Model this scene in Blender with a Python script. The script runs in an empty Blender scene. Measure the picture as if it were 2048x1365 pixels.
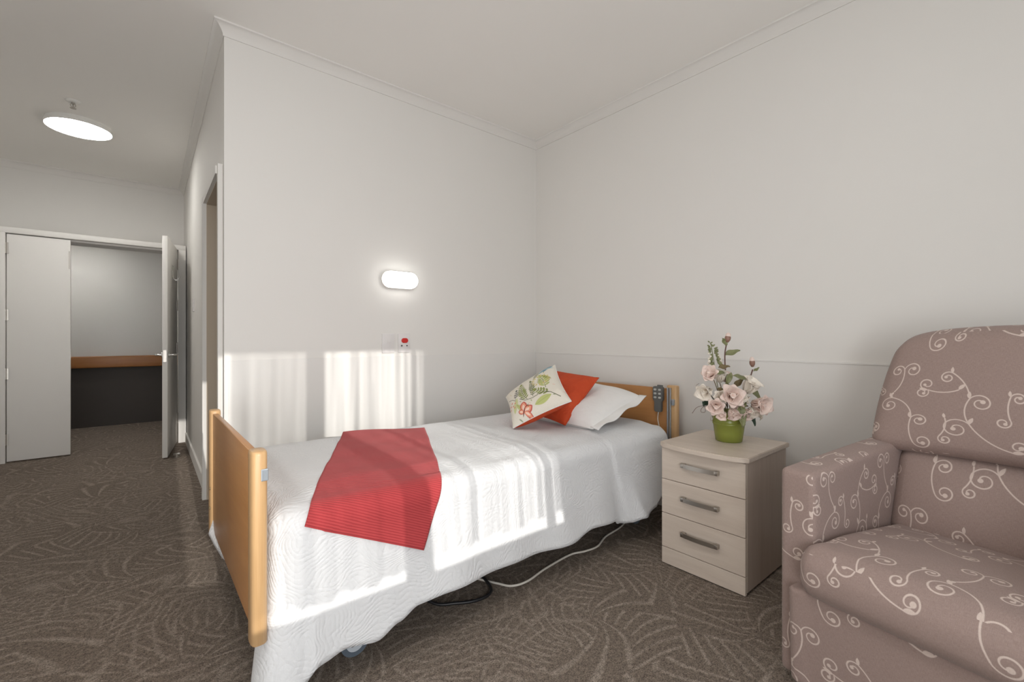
import bpy, bmesh, math, random
import numpy as np
from mathutils import Vector, Matrix

random.seed(7)
C = bpy.context.scene.collection
sc = bpy.context.scene
PI = math.pi

# ------------------------------------------------------------------ camera
FPX = 902.0
CAMH = 1.12
cam_d = bpy.data.cameras.new('camera')
cam_d.sensor_fit = 'HORIZONTAL'
cam_d.sensor_width = 36.0
cam_d.lens = FPX / 2048 * 36.0
cam_d.shift_y = -5.5 / 2048
cam_d.clip_start = 0.05
cam = bpy.data.objects.new('camera', cam_d)
C.objects.link(cam)
cam.location = (0, 0, CAMH)
YAW = math.radians(50.106)                      # forward direction, from +X
cam.rotation_euler = (PI / 2, 0, YAW - PI / 2)
sc.camera = cam

# ------------------------------------------------------------------ world, sun, daylight, exposure
w = bpy.data.worlds.new('world')
sc.world = w
w.use_nodes = True
wn = w.node_tree.nodes
wn['Background'].inputs[0].default_value = (0.62, 0.78, 1.0, 1)
wn['Background'].inputs[1].default_value = 1.2

SUN_DIR = Vector((0.040, 1.0, -0.26)).normalized()   # the way the light travels
sd = bpy.data.lights.new('sun', 'SUN')
sd.energy = 2.7
sd.angle = math.radians(0.4)
sd.color = (1.0, 0.965, 0.91)
sun = bpy.data.objects.new('sun', sd)
C.objects.link(sun)
sun.location = (0.5, -5, 3)
sun.rotation_euler = SUN_DIR.to_track_quat('-Z', 'Y').to_euler()


def area(name, loc, direction, sx, sy, power, col, spread=180):
    l = bpy.data.lights.new(name, 'AREA')
    l.shape = 'RECTANGLE'
    l.size = sx
    l.size_y = sy
    l.energy = power
    l.color = col
    l.spread = math.radians(spread)
    o = bpy.data.objects.new(name, l)
    C.objects.link(o)
    o.location = loc
    o.rotation_euler = Vector(direction).to_track_quat('-Z', 'Y').to_euler()
    return o


# soft sky light coming in through the sheer curtains of the window wall behind the camera
area('window_daylight', (0.45, -0.98, 1.50), (-0.1, 1, 0.35), 1.4, 1.2, 14, (0.95, 0.975, 1.0))
# added fill light in front of the made-up door beside the windows
area('added_door_fill', (-0.85, -1.10, 1.10), (0.16, 1, 0.32), 1.25, 2.05, 52, (0.97, 0.985, 1.0))

sc.view_settings.view_transform = 'Standard'
sc.view_settings.look = 'None'
sc.view_settings.exposure = 0.18
sc.view_settings.gamma = 1.0
sc.view_settings.use_curve_mapping = False
sc.cycles.use_denoising = True
sc.cycles.max_bounces = 10
sc.cycles.diffuse_bounces = 6
sc.cycles.transparent_max_bounces = 16
sc.cycles.caustics_reflective = False
sc.cycles.caustics_refractive = False
sc.cycles.sample_clamp_indirect = 6.0


# ------------------------------------------------------------------ node helpers
class NT:
    """small helper for building node graphs"""
    def __init__(s, tree):
        s.t = tree
        s.n = tree.nodes
        s.l = tree.links

    def put(s, sock, v):
        if v is None:
            return
        if hasattr(v, 'is_output'):
            s.l.new(v, sock)
        else:
            sock.default_value = v

    def math(s, op, a=None, b=None, c=None, clamp=False):
        m = s.n.new('ShaderNodeMath')
        m.operation = op
        m.use_clamp = clamp
        for i, v in enumerate((a, b, c)):
            s.put(m.inputs[i], v)
        return m.outputs[0]

    def vmath(s, op, a=None, b=None, out=0):
        m = s.n.new('ShaderNodeVectorMath')
        m.operation = op
        s.put(m.inputs[0], a)
        s.put(m.inputs[1], b)
        return m.outputs[out]

    def scale(s, a, k):
        m = s.n.new('ShaderNodeVectorMath')
        m.operation = 'SCALE'
        s.put(m.inputs[0], a)
        m.inputs['Scale'].default_value = k
        return m.outputs[0]

    def noise(s, vec, scale, detail=2.0, rough=0.5, dist=0.0, out='Fac'):
        m = s.n.new('ShaderNodeTexNoise')
        s.put(m.inputs['Vector'], vec)
        m.inputs['Scale'].default_value = scale
        m.inputs['Detail'].default_value = detail
        m.inputs['Roughness'].default_value = rough
        m.inputs['Distortion'].default_value = dist
        return m.outputs[out]

    def coord(s, which='Object'):
        return s.n.new('ShaderNodeTexCoord').outputs[which]

    def mapping(s, vec, scale=(1, 1, 1), rot=(0, 0, 0), loc=(0, 0, 0)):
        m = s.n.new('ShaderNodeMapping')
        s.put(m.inputs['Vector'], vec)
        m.inputs['Scale'].default_value = scale
        m.inputs['Rotation'].default_value = rot
        m.inputs['Location'].default_value = loc
        return m.outputs[0]

    def ramp(s, fac, stops):
        m = s.n.new('ShaderNodeValToRGB')
        s.put(m.inputs[0], fac)
        e = m.color_ramp.elements
        while len(e) < len(stops):
            e.new(0.5)
        for i, (p, c) in enumerate(stops):
            e[i].position = p
            e[i].color = (c[0], c[1], c[2], 1) if hasattr(c, '__len__') else (c, c, c, 1)
        return m.outputs[0]

    def mix(s, fac, a, b):
        m = s.n.new('ShaderNodeMix')
        m.data_type = 'RGBA'
        s.put(m.inputs[0], fac)
        for i, v in ((6, a), (7, b)):
            if hasattr(v, '__len__') and len(v) == 3:
                v = (v[0], v[1], v[2], 1)
            s.put(m.inputs[i], v)
        return m.outputs[2]

    def sep(s, v):
        m = s.n.new('ShaderNodeSeparateXYZ')
        s.put(m.inputs[0], v)
        return m.outputs

    def comb(s, x, y, z=0.0):
        m = s.n.new('ShaderNodeCombineXYZ')
        for i, v in enumerate((x, y, z)):
            s.put(m.inputs[i], v)
        return m.outputs[0]

    def bump(s, h, strength=0.5, dist=0.01):
        m = s.n.new('ShaderNodeBump')
        s.put(m.inputs['Height'], h)
        m.inputs['Strength'].default_value = strength
        m.inputs['Distance'].default_value = dist
        return m.outputs[0]

    def line(s, v, width):
        """1 on the line v = 0, falling to 0 at |v| = width"""
        a = s.math('ABSOLUTE', v)
        a = s.math('DIVIDE', a, width)
        return s.math('SUBTRACT', 1.0, a, clamp=True)


def mat(name, color=(0.8, 0.8, 0.8), rough=0.5, metal=0.0, build=None, spec=None, sheen=0.0):
    m = bpy.data.materials.new(name)
    m.use_nodes = True
    t = NT(m.node_tree)
    b = m.node_tree.nodes['Principled BSDF']
    b.inputs['Base Color'].default_value = (*color, 1)
    b.inputs['Roughness'].default_value = rough
    b.inputs['Metallic'].default_value = metal
    if spec is not None:
        b.inputs['Specular IOR Level'].default_value = spec
    if sheen:
        b.inputs['Sheen Weight'].default_value = sheen
    if build:
        build(t, b)
    else:
        # faint procedural unevenness so no surface is one flat value
        n = t.noise(t.coord(), 30.0, 3.0)
        r = t.math('MULTIPLY_ADD', n, 0.10, max(0.02, rough - 0.05))
        t.l.new(r, b.inputs['Roughness'])
    return m


def srgb(r, g, b):
    def f(c):
        c /= 255.0
        return c / 12.92 if c <= 0.04045 else ((c + 0.055) / 1.055) ** 2.4
    return (f(r), f(g), f(b))


def wall_mat(name, col):
    def bld(t, b):
        n = t.noise(t.coord(), 1.3, 2.0)
        t.l.new(t.mix(n, tuple(c * 0.98 for c in col), tuple(min(1, c * 1.02) for c in col)), b.inputs['Base Color'])
        f = t.noise(t.coord(), 350.0, 2.0)
        t.l.new(t.bump(f, 0.05, 0.001), b.inputs['Normal'])
    return mat(name, col, 0.7, build=bld, spec=0.25)


M = {}
M['wall'] = wall_mat('painted_wall', (0.77, 0.752, 0.722))
M['panel'] = wall_mat('wall_protection_sheet', (0.757, 0.741, 0.716))
M['ceiling'] = wall_mat('ceiling_paint', (0.88, 0.862, 0.83))
M['trim'] = wall_mat('gloss_trim', (0.76, 0.74, 0.71))
M['beige'] = wall_mat('beige_paint', (0.50, 0.42, 0.33))
M['white'] = mat('white_plastic', (0.78, 0.77, 0.74), 0.35)
M['plate'] = mat('switch_plastic', (0.74, 0.72, 0.71), 0.3)
M['red_plastic'] = mat('red_plastic', (0.6, 0.03, 0.025), 0.35)
M['dark_plastic'] = mat('dark_plastic', (0.03, 0.03, 0.03), 0.45)
M['grey_plastic'] = mat('grey_plastic', (0.12, 0.12, 0.115), 0.45)
M['button'] = mat('button_plastic', (0.45, 0.46, 0.44), 0.4)
M['chrome'] = mat('chrome', (0.75, 0.75, 0.73), 0.18, 1.0)
M['steel'] = mat('brushed_steel', (0.50, 0.47, 0.43), 0.32, 1.0)
M['rail_grey'] = mat('rail_grey', (0.40, 0.44, 0.48), 0.35, 0.6)
M['tyre'] = mat('blue_grey_tyre', (0.10, 0.125, 0.155), 0.5)
M['hub'] = mat('castor_hub', (0.52, 0.56, 0.60), 0.4)
M['cable_white'] = mat('cable_white', (0.62, 0.58, 0.52), 0.5)
M['cable_black'] = mat('cable_black', (0.012, 0.012, 0.014), 0.4)
M['dark_gap'] = mat('dark_gap', (0.02, 0.015, 0.012), 0.9)
M['wainscot'] = mat('dark_vinyl', (0.045, 0.036, 0.030), 0.6)


def emit_mat(name, col, strength):
    m = bpy.data.materials.new(name)
    m.use_nodes = True
    b = m.node_tree.nodes['Principled BSDF']
    b.inputs['Base Color'].default_value = (0.8, 0.8, 0.78, 1)
    b.inputs['Emission Color'].default_value = (*col, 1)
    t = NT(m.node_tree)
    n = t.noise(t.coord(), 3.0, 1.0)
    t.l.new(t.math('MULTIPLY_ADD', n, strength * 0.05, strength), b.inputs['Emission Strength'])
    return m


M['lamp'] = emit_mat('lamp_diffuser', (1.0, 0.98, 0.94), 26.0)
M['lamp_wall'] = emit_mat('wall_lamp_diffuser', (1.0, 0.98, 0.94), 4.5)


def wood_mat(name, dark, light, axis=2, scale=7.0, rough=0.38, streak=14.0, contrast=(0.3, 0.72)):
    def bld(t, b):
        v = t.coord()
        s = [1.0, 1.0, 1.0]
        for i in range(3):
            if i != axis:
                s[i] = streak
        n1 = t.noise(t.mapping(v, scale=tuple(s)), scale / streak * 3, 4.0, 0.6, 0.6)
        s2 = [k * 4 if k > 1 else k for k in s]
        n2 = t.noise(t.mapping(v, scale=tuple(s2)), scale, 3.0, 0.6)
        f = t.math('MULTIPLY_ADD', n2, 0.35, t.math('MULTIPLY', n1, 0.65))
        t.l.new(t.ramp(f, [(contrast[0], dark), (contrast[1], light)]), b.inputs['Base Color'])
        t.l.new(t.bump(n2, 0.06, 0.002), b.inputs['Normal'])
    return mat(name, light, rough, build=bld)


M['beech'] = wood_mat('beech_post', (0.51, 0.305, 0.138), (0.64, 0.42, 0.22), 2)
M['beech_panel'] = wood_mat('beech_panel', (0.38, 0.175, 0.060), (0.48, 0.24, 0.092), 1, rough=0.3)
M['handrail'] = wood_mat('handrail_wood', (0.30, 0.11, 0.025), (0.40, 0.17, 0.05), 0)
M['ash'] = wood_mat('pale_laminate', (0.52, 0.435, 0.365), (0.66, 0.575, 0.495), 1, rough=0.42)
M['ash_shaded'] = wood_mat('pale_laminate_shaded', (0.40, 0.325, 0.265), (0.52, 0.435, 0.37), 2, rough=0.42)  # shade of the cabinet side put into a darker laminate colour


# ---- carpet: taupe loop pile with a scrolling feather damask
def carpet(t, b):
    v = t.coord()
    wob = t.noise(v, 2.6, 1.0, out='Color')
    wob = t.vmath('SUBTRACT', wob, (0.5, 0.5, 0.5))
    p = t.vmath('ADD', v, t.scale(wob, 0.11))
    def thin(ph, w):
        s = t.math('ABSOLUTE', t.math('SINE', ph))
        a = t.math('SUBTRACT', 1.0, t.math('DIVIDE', s, w), clamp=True)
        return t.math('MULTIPLY', a, t.math('SUBTRACT', 2.0, a))
    masks = []
    for sc_, arms, tw, rings, off in ((1.9, 8.0, 11.0, 72.0, (0, 0, 0)), (2.6, 7.0, -12.0, 88.0, (3.3, 1.7, 0))):
        q = t.mapping(p, loc=off)
        vo = t.n.new('ShaderNodeTexVoronoi')
        vo.voronoi_dimensions = '2D'
        vo.inputs['Scale'].default_value = sc_
        vo.inputs['Randomness'].default_value = 0.7
        t.l.new(q, vo.inputs['Vector'])
        d = t.vmath('SUBTRACT', q, vo.outputs['Position'])
        s = t.sep(d)
        th = t.math('ARCTAN2', s[1], s[0])
        r = t.vmath('LENGTH', d, out=1)
        # feather plumes sweep out in some sectors, shell shaped rings fill the others
        plume = thin(t.math('ADD', t.math('MULTIPLY', th, arms * 1.0), t.math('MULTIPLY', t.math('SQRT', r), tw)), 0.50)
        lobe = t.math('ABSOLUTE', t.math('SINE', t.math('MULTIPLY_ADD', th, 1.5, t.math('MULTIPLY', r, 3.0))))
        ring = thin(t.math('MULTIPLY', r, t.math('MULTIPLY_ADD', lobe, rings * 0.45, rings * 0.55)), 0.52)
        sel = t.math('MULTIPLY_ADD', t.math('SINE', t.math('MULTIPLY_ADD', th, 3.0, t.math('MULTIPLY', r, 9.0))), 4.0, 0.5, clamp=True)
        masks.append(t.math('ADD', t.math('MULTIPLY', plume, sel), t.math('MULTIPLY', ring, t.math('SUBTRACT', 1.0, sel))))
    n = t.noise(p, 1.3, 0.5)
    c1 = thin(t.math('MULTIPLY', n, 105.0), 0.50)
    reg = t.noise(t.mapping(v, loc=(5, 2, 0)), 1.9, 1.0)
    reg = t.math('MULTIPLY_ADD', t.math('SUBTRACT', reg, 0.5), 16.0, 0.5, clamp=True)
    f = t.math('ADD', t.math('MULTIPLY', masks[0], t.math('SUBTRACT', 1.0, reg)), t.math('MULTIPLY', t.math('MAXIMUM', t.math('MULTIPLY', masks[1], 0.8), t.math('MULTIPLY', c1, 0.75)), reg))
    brk = t.noise(v, 9.0, 2.0)
    f = t.math('MULTIPLY', f, t.ramp(brk, [(0.35, 0.6), (0.6, 1.0)]))
    g = t.noise(v, 210.0, 3.0, 0.75)
    g2 = t.noise(v, 70.0, 2.0, 0.6)
    g = t.math('MULTIPLY_ADD', g2, 0.3, t.math('MULTIPLY', g, 0.7))
    fleck = t.ramp(g, [(0.38, 0.30), (0.62, 1.7)])
    base = t.mix(t.math('MULTIPLY', f, 0.75), (0.185, 0.150, 0.122), (0.335, 0.285, 0.240))
    mm = t.n.new('ShaderNodeMix')
    mm.data_type = 'RGBA'
    mm.blend_type = 'MULTIPLY'
    mm.inputs[0].default_value = 0.85
    t.l.new(base, mm.inputs[6])
    t.l.new(fleck, mm.inputs[7])
    t.l.new(mm.outputs[2], b.inputs['Base Color'])
    t.l.new(t.bump(g, 0.8, 0.006), b.inputs['Normal'])


M['carpet'] = mat('damask_carpet', rough=0.95, build=carpet, spec=0.1)


# ---- white quilted bedspread
def quilt(t, b):
    v = t.coord()
    wob = t.vmath('SUBTRACT', t.noise(v, 5.0, 2.0, out='Color'), (0.5, 0.5, 0.5))
    p = t.vmath('ADD', v, t.scale(wob, 0.09))
    n = t.noise(p, 5.0, 0.5)
    s1 = t.math('ABSOLUTE', t.math('SINE', t.math('MULTIPLY', n, 110.0)))
    n2 = t.noise(p, 9.0, 0.5)
    s2 = t.math('ABSOLUTE', t.math('SINE', t.math('MULTIPLY', n2, 48.0)))
    s = t.math('MULTIPLY_ADD', s2, 0.7, t.math('MULTIPLY', s1, 0.7))
    s = t.math('POWER', s, 0.6)
    fine = t.noise(v, 75.0, 3.0)
    h = t.math('MULTIPLY_ADD', fine, 1.3, s)
    t.l.new(t.bump(h, 0.42, 0.0040), b.inputs['Normal'])
    b.inputs['Base Color'].default_value = (0.70, 0.705, 0.715, 1)


M['quilt'] = mat('white_quilting', rough=0.85, build=quilt, spec=0.15, sheen=0.1)


def linen(t, b):
    n = t.noise(t.coord(), 9.0, 3.0, 0.6, 0.5)
    t.l.new(t.bump(n, 0.35, 0.02), b.inputs['Normal'])


M['linen'] = mat('white_cotton', (0.81, 0.80, 0.785), 0.8, build=linen, spec=0.15)


def rib_red(t, b):
    s = t.sep(t.coord('UV'))
    r = t.math('SINE', t.math('MULTIPLY', s[1], 2 * PI / 0.0085))
    n = t.noise(t.coord(), 120.0, 2.0)
    h = t.math('MULTIPLY_ADD', n, 0.4, r)
    t.l.new(t.bump(h, 0.40, 0.0018), b.inputs['Normal'])
    f = t.math('MULTIPLY_ADD', r, 0.5, 0.5)
    t.l.new(t.mix(f, (0.38, 0.040, 0.046), (0.50, 0.070, 0.072)), b.inputs['Base Color'])


M['runner'] = mat('ribbed_red_throw', rough=0.85, build=rib_red, spec=0.15, sheen=0.15)


def velvet(t, b):
    n = t.noise(t.coord(), 11.0, 3.0, 0.55, 1.2)
    t.l.new(t.bump(n, 0.5, 0.02), b.inputs['Normal'])
    t.l.new(t.mix(n, (0.46, 0.055, 0.018), (0.58, 0.085, 0.028)), b.inputs['Base Color'])


M['orange_red'] = mat('orange_red_cotton', rough=0.7, build=velvet, spec=0.2)


def print_cloth(t, b):
    a = t.n.new('ShaderNodeVertexColor')
    a.layer_name = 'print'
    n = t.noise(t.coord(), 220.0, 2.0)
    k = t.math('MULTIPLY_ADD', n, 0.12, 0.94)
    mm = t.n.new('ShaderNodeMix')
    mm.data_type = 'RGBA'
    mm.blend_type = 'MULTIPLY'
    mm.inputs[0].default_value = 1.0
    t.l.new(a.outputs['Color'], mm.inputs[6])
    t.l.new(k, mm.inputs[7])
    t.l.new(mm.outputs[2], b.inputs['Base Color'])
    t.l.new(t.bump(n, 0.2, 0.002), b.inputs['Normal'])


M['print'] = mat('botanical_print_cotton', rough=0.8, build=print_cloth, spec=0.15)

# ---- upholstery with scrolling vines: a repeat of curls, stems, dots and leaves worked out in UV space (metres)
TILE = 0.38          # the printed repeat


def vine_elements():
    """the drawn elements of one repeat (unit tile): spirals, arcs and leaves"""
    sp, ar, lf = [], [], []

    def arc(x, y, h, r, ang, w=0.0050):
        # start at x,y heading h, turning by ang (radians, + left) with radius r; returns end pose
        sgn = 1 if ang > 0 else -1
        cx, cy = x - sgn * r * math.sin(h), y + sgn * r * math.cos(h)
        a0 = math.atan2(y - cy, x - cx)
        mid = a0 + ang / 2
        ar.append((cx, cy, r, mid, abs(ang) / 2, w))
        a1 = a0 + ang
        return cx + r * math.cos(a1), cy + r * math.sin(a1), h + ang

    def curl(x, y, h, R, sgn, turns=1.25):
        # a spiral that starts at x,y heading h and winds inwards to a dot
        cx, cy = x - sgn * R * math.sin(h), y + sgn * R * math.cos(h)
        a0 = math.atan2(y - cy, x - cx)
        sp.append((cx, cy, R, a0, sgn, turns))

    def leaf(x, y, h, L, wd):
        lf.append((x, y, h, L, wd))

    R_ = math.radians
    # main vine: big arcs with curls thrown off either side, running on into the next repeat
    x, y, h = 0.02, 0.12, R_(12)
    leaf(x, y, h + R_(150), 0.070, 0.014)
    curl(x, y, h + R_(200), 0.062, -1, 1.3)
    x, y, h = arc(x, y, h, 0.40, R_(48))
    curl(x, y, h - R_(8), 0.100, -1, 1.45)
    leaf(x, y, h + R_(35), 0.070, 0.015)
    x, y, h = arc(x, y, h, 0.26, R_(58))
    curl(x, y, h, 0.078, 1, 1.30)
    leaf(x, y, h - R_(40), 0.065, 0.014)
    x, y, h = arc(x, y, h - R_(30), 0.30, R_(-52))
    curl(x, y, h, 0.055, -1, 1.3)
    leaf(x, y, h + R_(35), 0.055, 0.012)
    # second big vine
    x, y, h = 0.58, 0.62, R_(200)
    leaf(x, y, h + R_(160), 0.070, 0.015)
    curl(x, y, h + R_(150), 0.060, 1, 1.2)
    curl(x, y, h + R_(35), 0.052, 1, 1.2)
    x, y, h = arc(x, y, h, 0.26, R_(-50))
    leaf(x, y, h - R_(35), 0.070, 0.015)
    # third: up the right hand side
    x, y, h = 0.64, 0.04, R_(62)
    curl(x, y, h + R_(185), 0.070, -1, 1.25)
    x, y, h = arc(x, y, h, 0.40, R_(38))
    leaf(x, y, h - R_(38), 0.065, 0.014)
    curl(x, y, h + R_(6), 0.066, 1, 1.3)
    x, y, h = arc(x, y, h - R_(10), 0.22, R_(-80))
    curl(x, y, h, 0.084, -1, 1.40)
    leaf(x, y, h + R_(38), 0.065, 0.014)
    # fourth: upper right
    x, y, h = 0.86, 0.58, R_(128)
    leaf(x, y, h + R_(170), 0.055, 0.012)
    x, y, h = arc(x, y, h, 0.30, R_(-50))
    curl(x, y, h, 0.060, -1, 1.2)
    curl(x, y, h + R_(20), 0.076, 1, 1.3)
    # fillers in the gaps
    x, y, h = 0.04, 0.40, R_(75)
    curl(x, y, h + R_(160), 0.050, 1, 1.2)
    x, y, h = arc(x, y, h, 0.34, R_(34))
    curl(x, y, h, 0.050, 1, 1.3)
    leaf(x, y, h - R_(35), 0.050, 0.011)
    x, y, h = 0.44, 0.34, R_(255)
    leaf(x, y, h + R_(170), 0.050, 0.011)
    x, y, h = arc(x, y, h, 0.26, R_(44))
    curl(x, y, h, 0.046, -1, 1.2)
    return sp, ar, lf


def fabric(t, b):
    uv = t.vmath('MULTIPLY', t.coord('UV'), (1 / TILE, 1 / TILE, 0))
    wob = t.vmath('SUBTRACT', t.noise(uv, 1.1, 0.0, out='Color'), (0.5, 0.5, 0.5))
    uvw = t.vmath('ADD', uv, t.scale(wob, 0.10))
    s = t.sep(uvw)
    U, V = s[0], s[1]

    def local(cx, cy):
        dx = t.math('WRAP', t.math('SUBTRACT', U, cx), 0.5, -0.5)
        dy = t.math('WRAP', t.math('SUBTRACT', V, cy), 0.5, -0.5)
        return dx, dy

    def length(dx, dy):
        return t.math('SQRT', t.math('MULTIPLY_ADD', dx, dx, t.math('MULTIPLY', dy, dy)))

    masks = []
    soft = 0.0022

    def edge(d, w):   # 1 inside half-width w
        return t.math('MULTIPLY_ADD', t.math('SUBTRACT', w, d), 1 / (2 * soft), 0.5, clamp=True)
    sp, ar, lf = vine_elements()
    for (cx, cy, R, a0, sgn, turns) in sp:
        dx, dy = local(cx, cy)
        r = length(dx, dy)
        th = t.math('ARCTAN2', dy, dx)
        th = t.math('MULTIPLY', t.math('SUBTRACT', th, a0), sgn / (2 * PI))
        fr = t.math('FRACT', th)
        shrink = R * 0.56
        # first turn and the part turn inside it
        r0 = t.math('MULTIPLY_ADD', fr, -shrink, R)
        d0 = t.math('ABSOLUTE', t.math('SUBTRACT', r, r0))
        d1 = t.math('ABSOLUTE', t.math('SUBTRACT', r, t.math('ADD', r0, -shrink)))
        d1 = t.math('ADD', d1, t.math('GREATER_THAN', fr, turns - 1))
        wd = t.math('MULTIPLY_ADD', t.math('SINE', t.math('MULTIPLY', fr, PI)), 0.0014, 0.0042)
        m = edge(t.math('MINIMUM', d0, d1), wd)
        masks.append(m)
        # the round bud the curl ends in
        ae = a0 + sgn * 2 * PI * turns
        re = max(0.0, R - shrink * turns)
        ex, ey = cx + re * math.cos(ae), cy + re * math.sin(ae)
        bx, by = local(ex, ey)
        masks.append(edge(length(bx, by), 0.0175 if R > 0.06 else 0.013))
    for (cx, cy, R, mid, half, wdt) in ar:
        dx, dy = local(cx, cy)
        r = length(dx, dy)
        cm = t.math('MULTIPLY_ADD', dx, math.cos(mid), t.math('MULTIPLY', dy, math.sin(mid)))
        inside = t.math('GREATER_THAN', cm, t.math('MULTIPLY', r, math.cos(half)))
        m = edge(t.math('ABSOLUTE', t.math('SUBTRACT', r, R)), wdt)
        masks.append(t.math('MULTIPLY', m, inside))
    for (x, y, h, L, wd) in lf:
        dx, dy = local(x, y)
        c, s_ = math.cos(h), math.sin(h)
        lx = t.math('MULTIPLY_ADD', dx, c, t.math('MULTIPLY', dy, s_))
        ly = t.math('MULTIPLY_ADD', dx, -s_, t.math('MULTIPLY', dy, c))
        f = t.math('DIVIDE', lx, L)
        q = t.math('MULTIPLY', t.math('MULTIPLY', f, t.math('SUBTRACT', 1.0, f)), 4.0)
        q = t.math('MAXIMUM', q, -0.3)
        # a little hook in the leaf
        ly = t.math('SUBTRACT', ly, t.math('MULTIPLY', t.math('MULTIPLY', f, f), wd * 0.9))
        masks.append(edge(t.math('ABSOLUTE', ly), t.math('MULTIPLY', q, wd)))
    m = masks[0]
    for k in masks[1:]:
        m = t.math('MAXIMUM', m, k)
    # woven ground
    uvm = t.coord('UV')
    wx = t.noise(t.mapping(uvm, scale=(1, 14, 1)), 90.0, 2.0, 0.6)
    wy = t.noise(t.mapping(uvm, scale=(14, 1, 1)), 90.0, 2.0, 0.6)
    wv = t.math('ADD', t.math('MULTIPLY', wx, 0.5), t.math('MULTIPLY', wy, 0.5))
    ground = t.ramp(wv, [(0.36, (0.255, 0.182, 0.163)), (0.64, (0.370, 0.280, 0.252))])
    big = t.noise(uvm, 2.2, 1.0)
    ground = t.mix(t.math('MULTIPLY', big, 0.35), ground, (0.325, 0.240, 0.205))
    ink = t.ramp(wv, [(0.3, (0.54, 0.435, 0.39)), (0.7, (0.68, 0.57, 0.51))])
    t.l.new(t.mix(m, ground, ink), b.inputs['Base Color'])
    t.l.new(t.bump(t.math('MULTIPLY_ADD', m, 0.25, wv), 0.22, 0.0015), b.inputs['Normal'])


M['fabric'] = mat('vine_upholstery', rough=0.85, build=fabric, spec=0.15, sheen=0.12)


def leaf_mat(name, c1, c2, rough=0.5):
    def bld(t, b):
        n = t.noise(t.coord(), 45.0, 2.0)
        t.l.new(t.mix(n, c1, c2), b.inputs['Base Color'])
    return mat(name, c1, rough, build=bld)


M['leaf'] = leaf_mat('sage_leaf', (0.16, 0.17, 0.07), (0.27, 0.28, 0.14))
M['leaf_dark'] = leaf_mat('dark_leaf', (0.02, 0.05, 0.03), (0.05, 0.08, 0.05))
M['leaf_brown'] = leaf_mat('brown_leaf', (0.13, 0.09, 0.04), (0.22, 0.17, 0.08))
M['stem'] = leaf_mat('stem_brown', (0.09, 0.04, 0.03), (0.16, 0.08, 0.06))
M['petal'] = leaf_mat('petal_blush', (0.72, 0.55, 0.50), (0.82, 0.70, 0.62), 0.6)
M['petal_white'] = leaf_mat('petal_cream', (0.74, 0.68, 0.58), (0.84, 0.77, 0.70), 0.6)
M['stamen'] = leaf_mat('stamen', (0.35, 0.10, 0.04), (0.50, 0.22, 0.08))
M['bud'] = leaf_mat('bud_brown', (0.22, 0.11, 0.08), (0.34, 0.20, 0.15))
M['pot'] = leaf_mat('green_enamel', (0.205, 0.235, 0.040), (0.23, 0.26, 0.045), 0.25)


def curtain_mat(name, open_front, open_edge, cloth=(0.85, 0.84, 0.80)):
    """sheer voile: lets most light through face on, less where a fold turns edge on"""
    m = bpy.data.materials.new(name)
    m.use_nodes = True
    t = NT(m.node_tree)
    for n in list(m.node_tree.nodes):
        if n.type == 'BSDF_PRINCIPLED':
            m.node_tree.nodes.remove(n)
    out = [n for n in m.node_tree.nodes if n.type == 'OUTPUT_MATERIAL'][0]
    tr = t.n.new('ShaderNodeBsdfTransparent')
    df = t.n.new('ShaderNodeBsdfTranslucent')
    df.inputs[0].default_value = (*cloth, 1)
    lw = t.n.new('ShaderNodeLayerWeight')
    lw.inputs['Blend'].default_value = 0.5
    f = t.math('POWER', lw.outputs['Facing'], 0.75)
    o = t.math('MULTIPLY_ADD', f, open_edge - open_front, open_front, clamp=True)
    mx = t.n.new('ShaderNodeMixShader')
    t.l.new(o, mx.inputs[0])
    t.l.new(df.outputs[0], mx.inputs[1])
    t.l.new(tr.outputs[0], mx.inputs[2])
    t.l.new(mx.outputs[0], out.inputs[0])
    return m


M['voile'] = curtain_mat('voile_open', 0.97, 0.0)
M['voile_double'] = curtain_mat('voile_double', 0.42, 0.0)
M['voile_gathered'] = curtain_mat('voile_gathered', 0.12, 0.0)
M['voile_left'] = curtain_mat('voile_left', 0.95, 0.2)


# ------------------------------------------------------------------ mesh helpers
def link(name, me, m=None, parent=None, smooth=False):
    o = bpy.data.objects.new(name, me)
    C.objects.link(o)
    if m is not None:
        if isinstance(m, (list, tuple)):
            for k in m:
                me.materials.append(M[k])
        else:
            me.materials.append(M[m])
    if parent:
        o.parent = parent
    if smooth:
        for p in me.polygons:
            p.use_smooth = True
    return o


def obj(name, bm, m=None, parent=None, smooth=False, auto=None):
    me = bpy.data.meshes.new(name)
    bm.normal_update()
    bm.to_mesh(me)
    bm.free()
    o = link(name, me, m, parent, smooth or auto is not None)
    if auto is not None:
        me.set_sharp_from_angle(angle=math.radians(auto))
    return o


def empty(name, loc=(0, 0, 0), rz=0.0):
    o = bpy.data.objects.new(name, None)
    o.empty_display_size = 0.1
    C.objects.link(o)
    o.location = loc
    o.rotation_euler = (0, 0, rz)
    return o


def tag(o, label, cat, group=None):
    o['label'] = label
    o['category'] = cat
    if group:
        o['group'] = group
    return o


def structure(o):
    o['kind'] = 'structure'
    return o


def add_box(bm, lo, hi, bevel=0.0, seg=2):
    r = bmesh.ops.create_cube(bm, size=1.0)
    vs = r['verts']
    c = [(lo[i] + hi[i]) / 2 for i in range(3)]
    s = [hi[i] - lo[i] for i in range(3)]
    for v in vs:
        v.co = Vector((c[0] + v.co.x * s[0], c[1] + v.co.y * s[1], c[2] + v.co.z * s[2]))
    if bevel > 0:
        es = set()
        for v in vs:
            for e in v.link_edges:
                es.add(e)
        bmesh.ops.bevel(bm, geom=list(es), offset=min(bevel, min(s) * 0.49), segments=seg, profile=0.5, affect='EDGES')
    return bm


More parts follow.
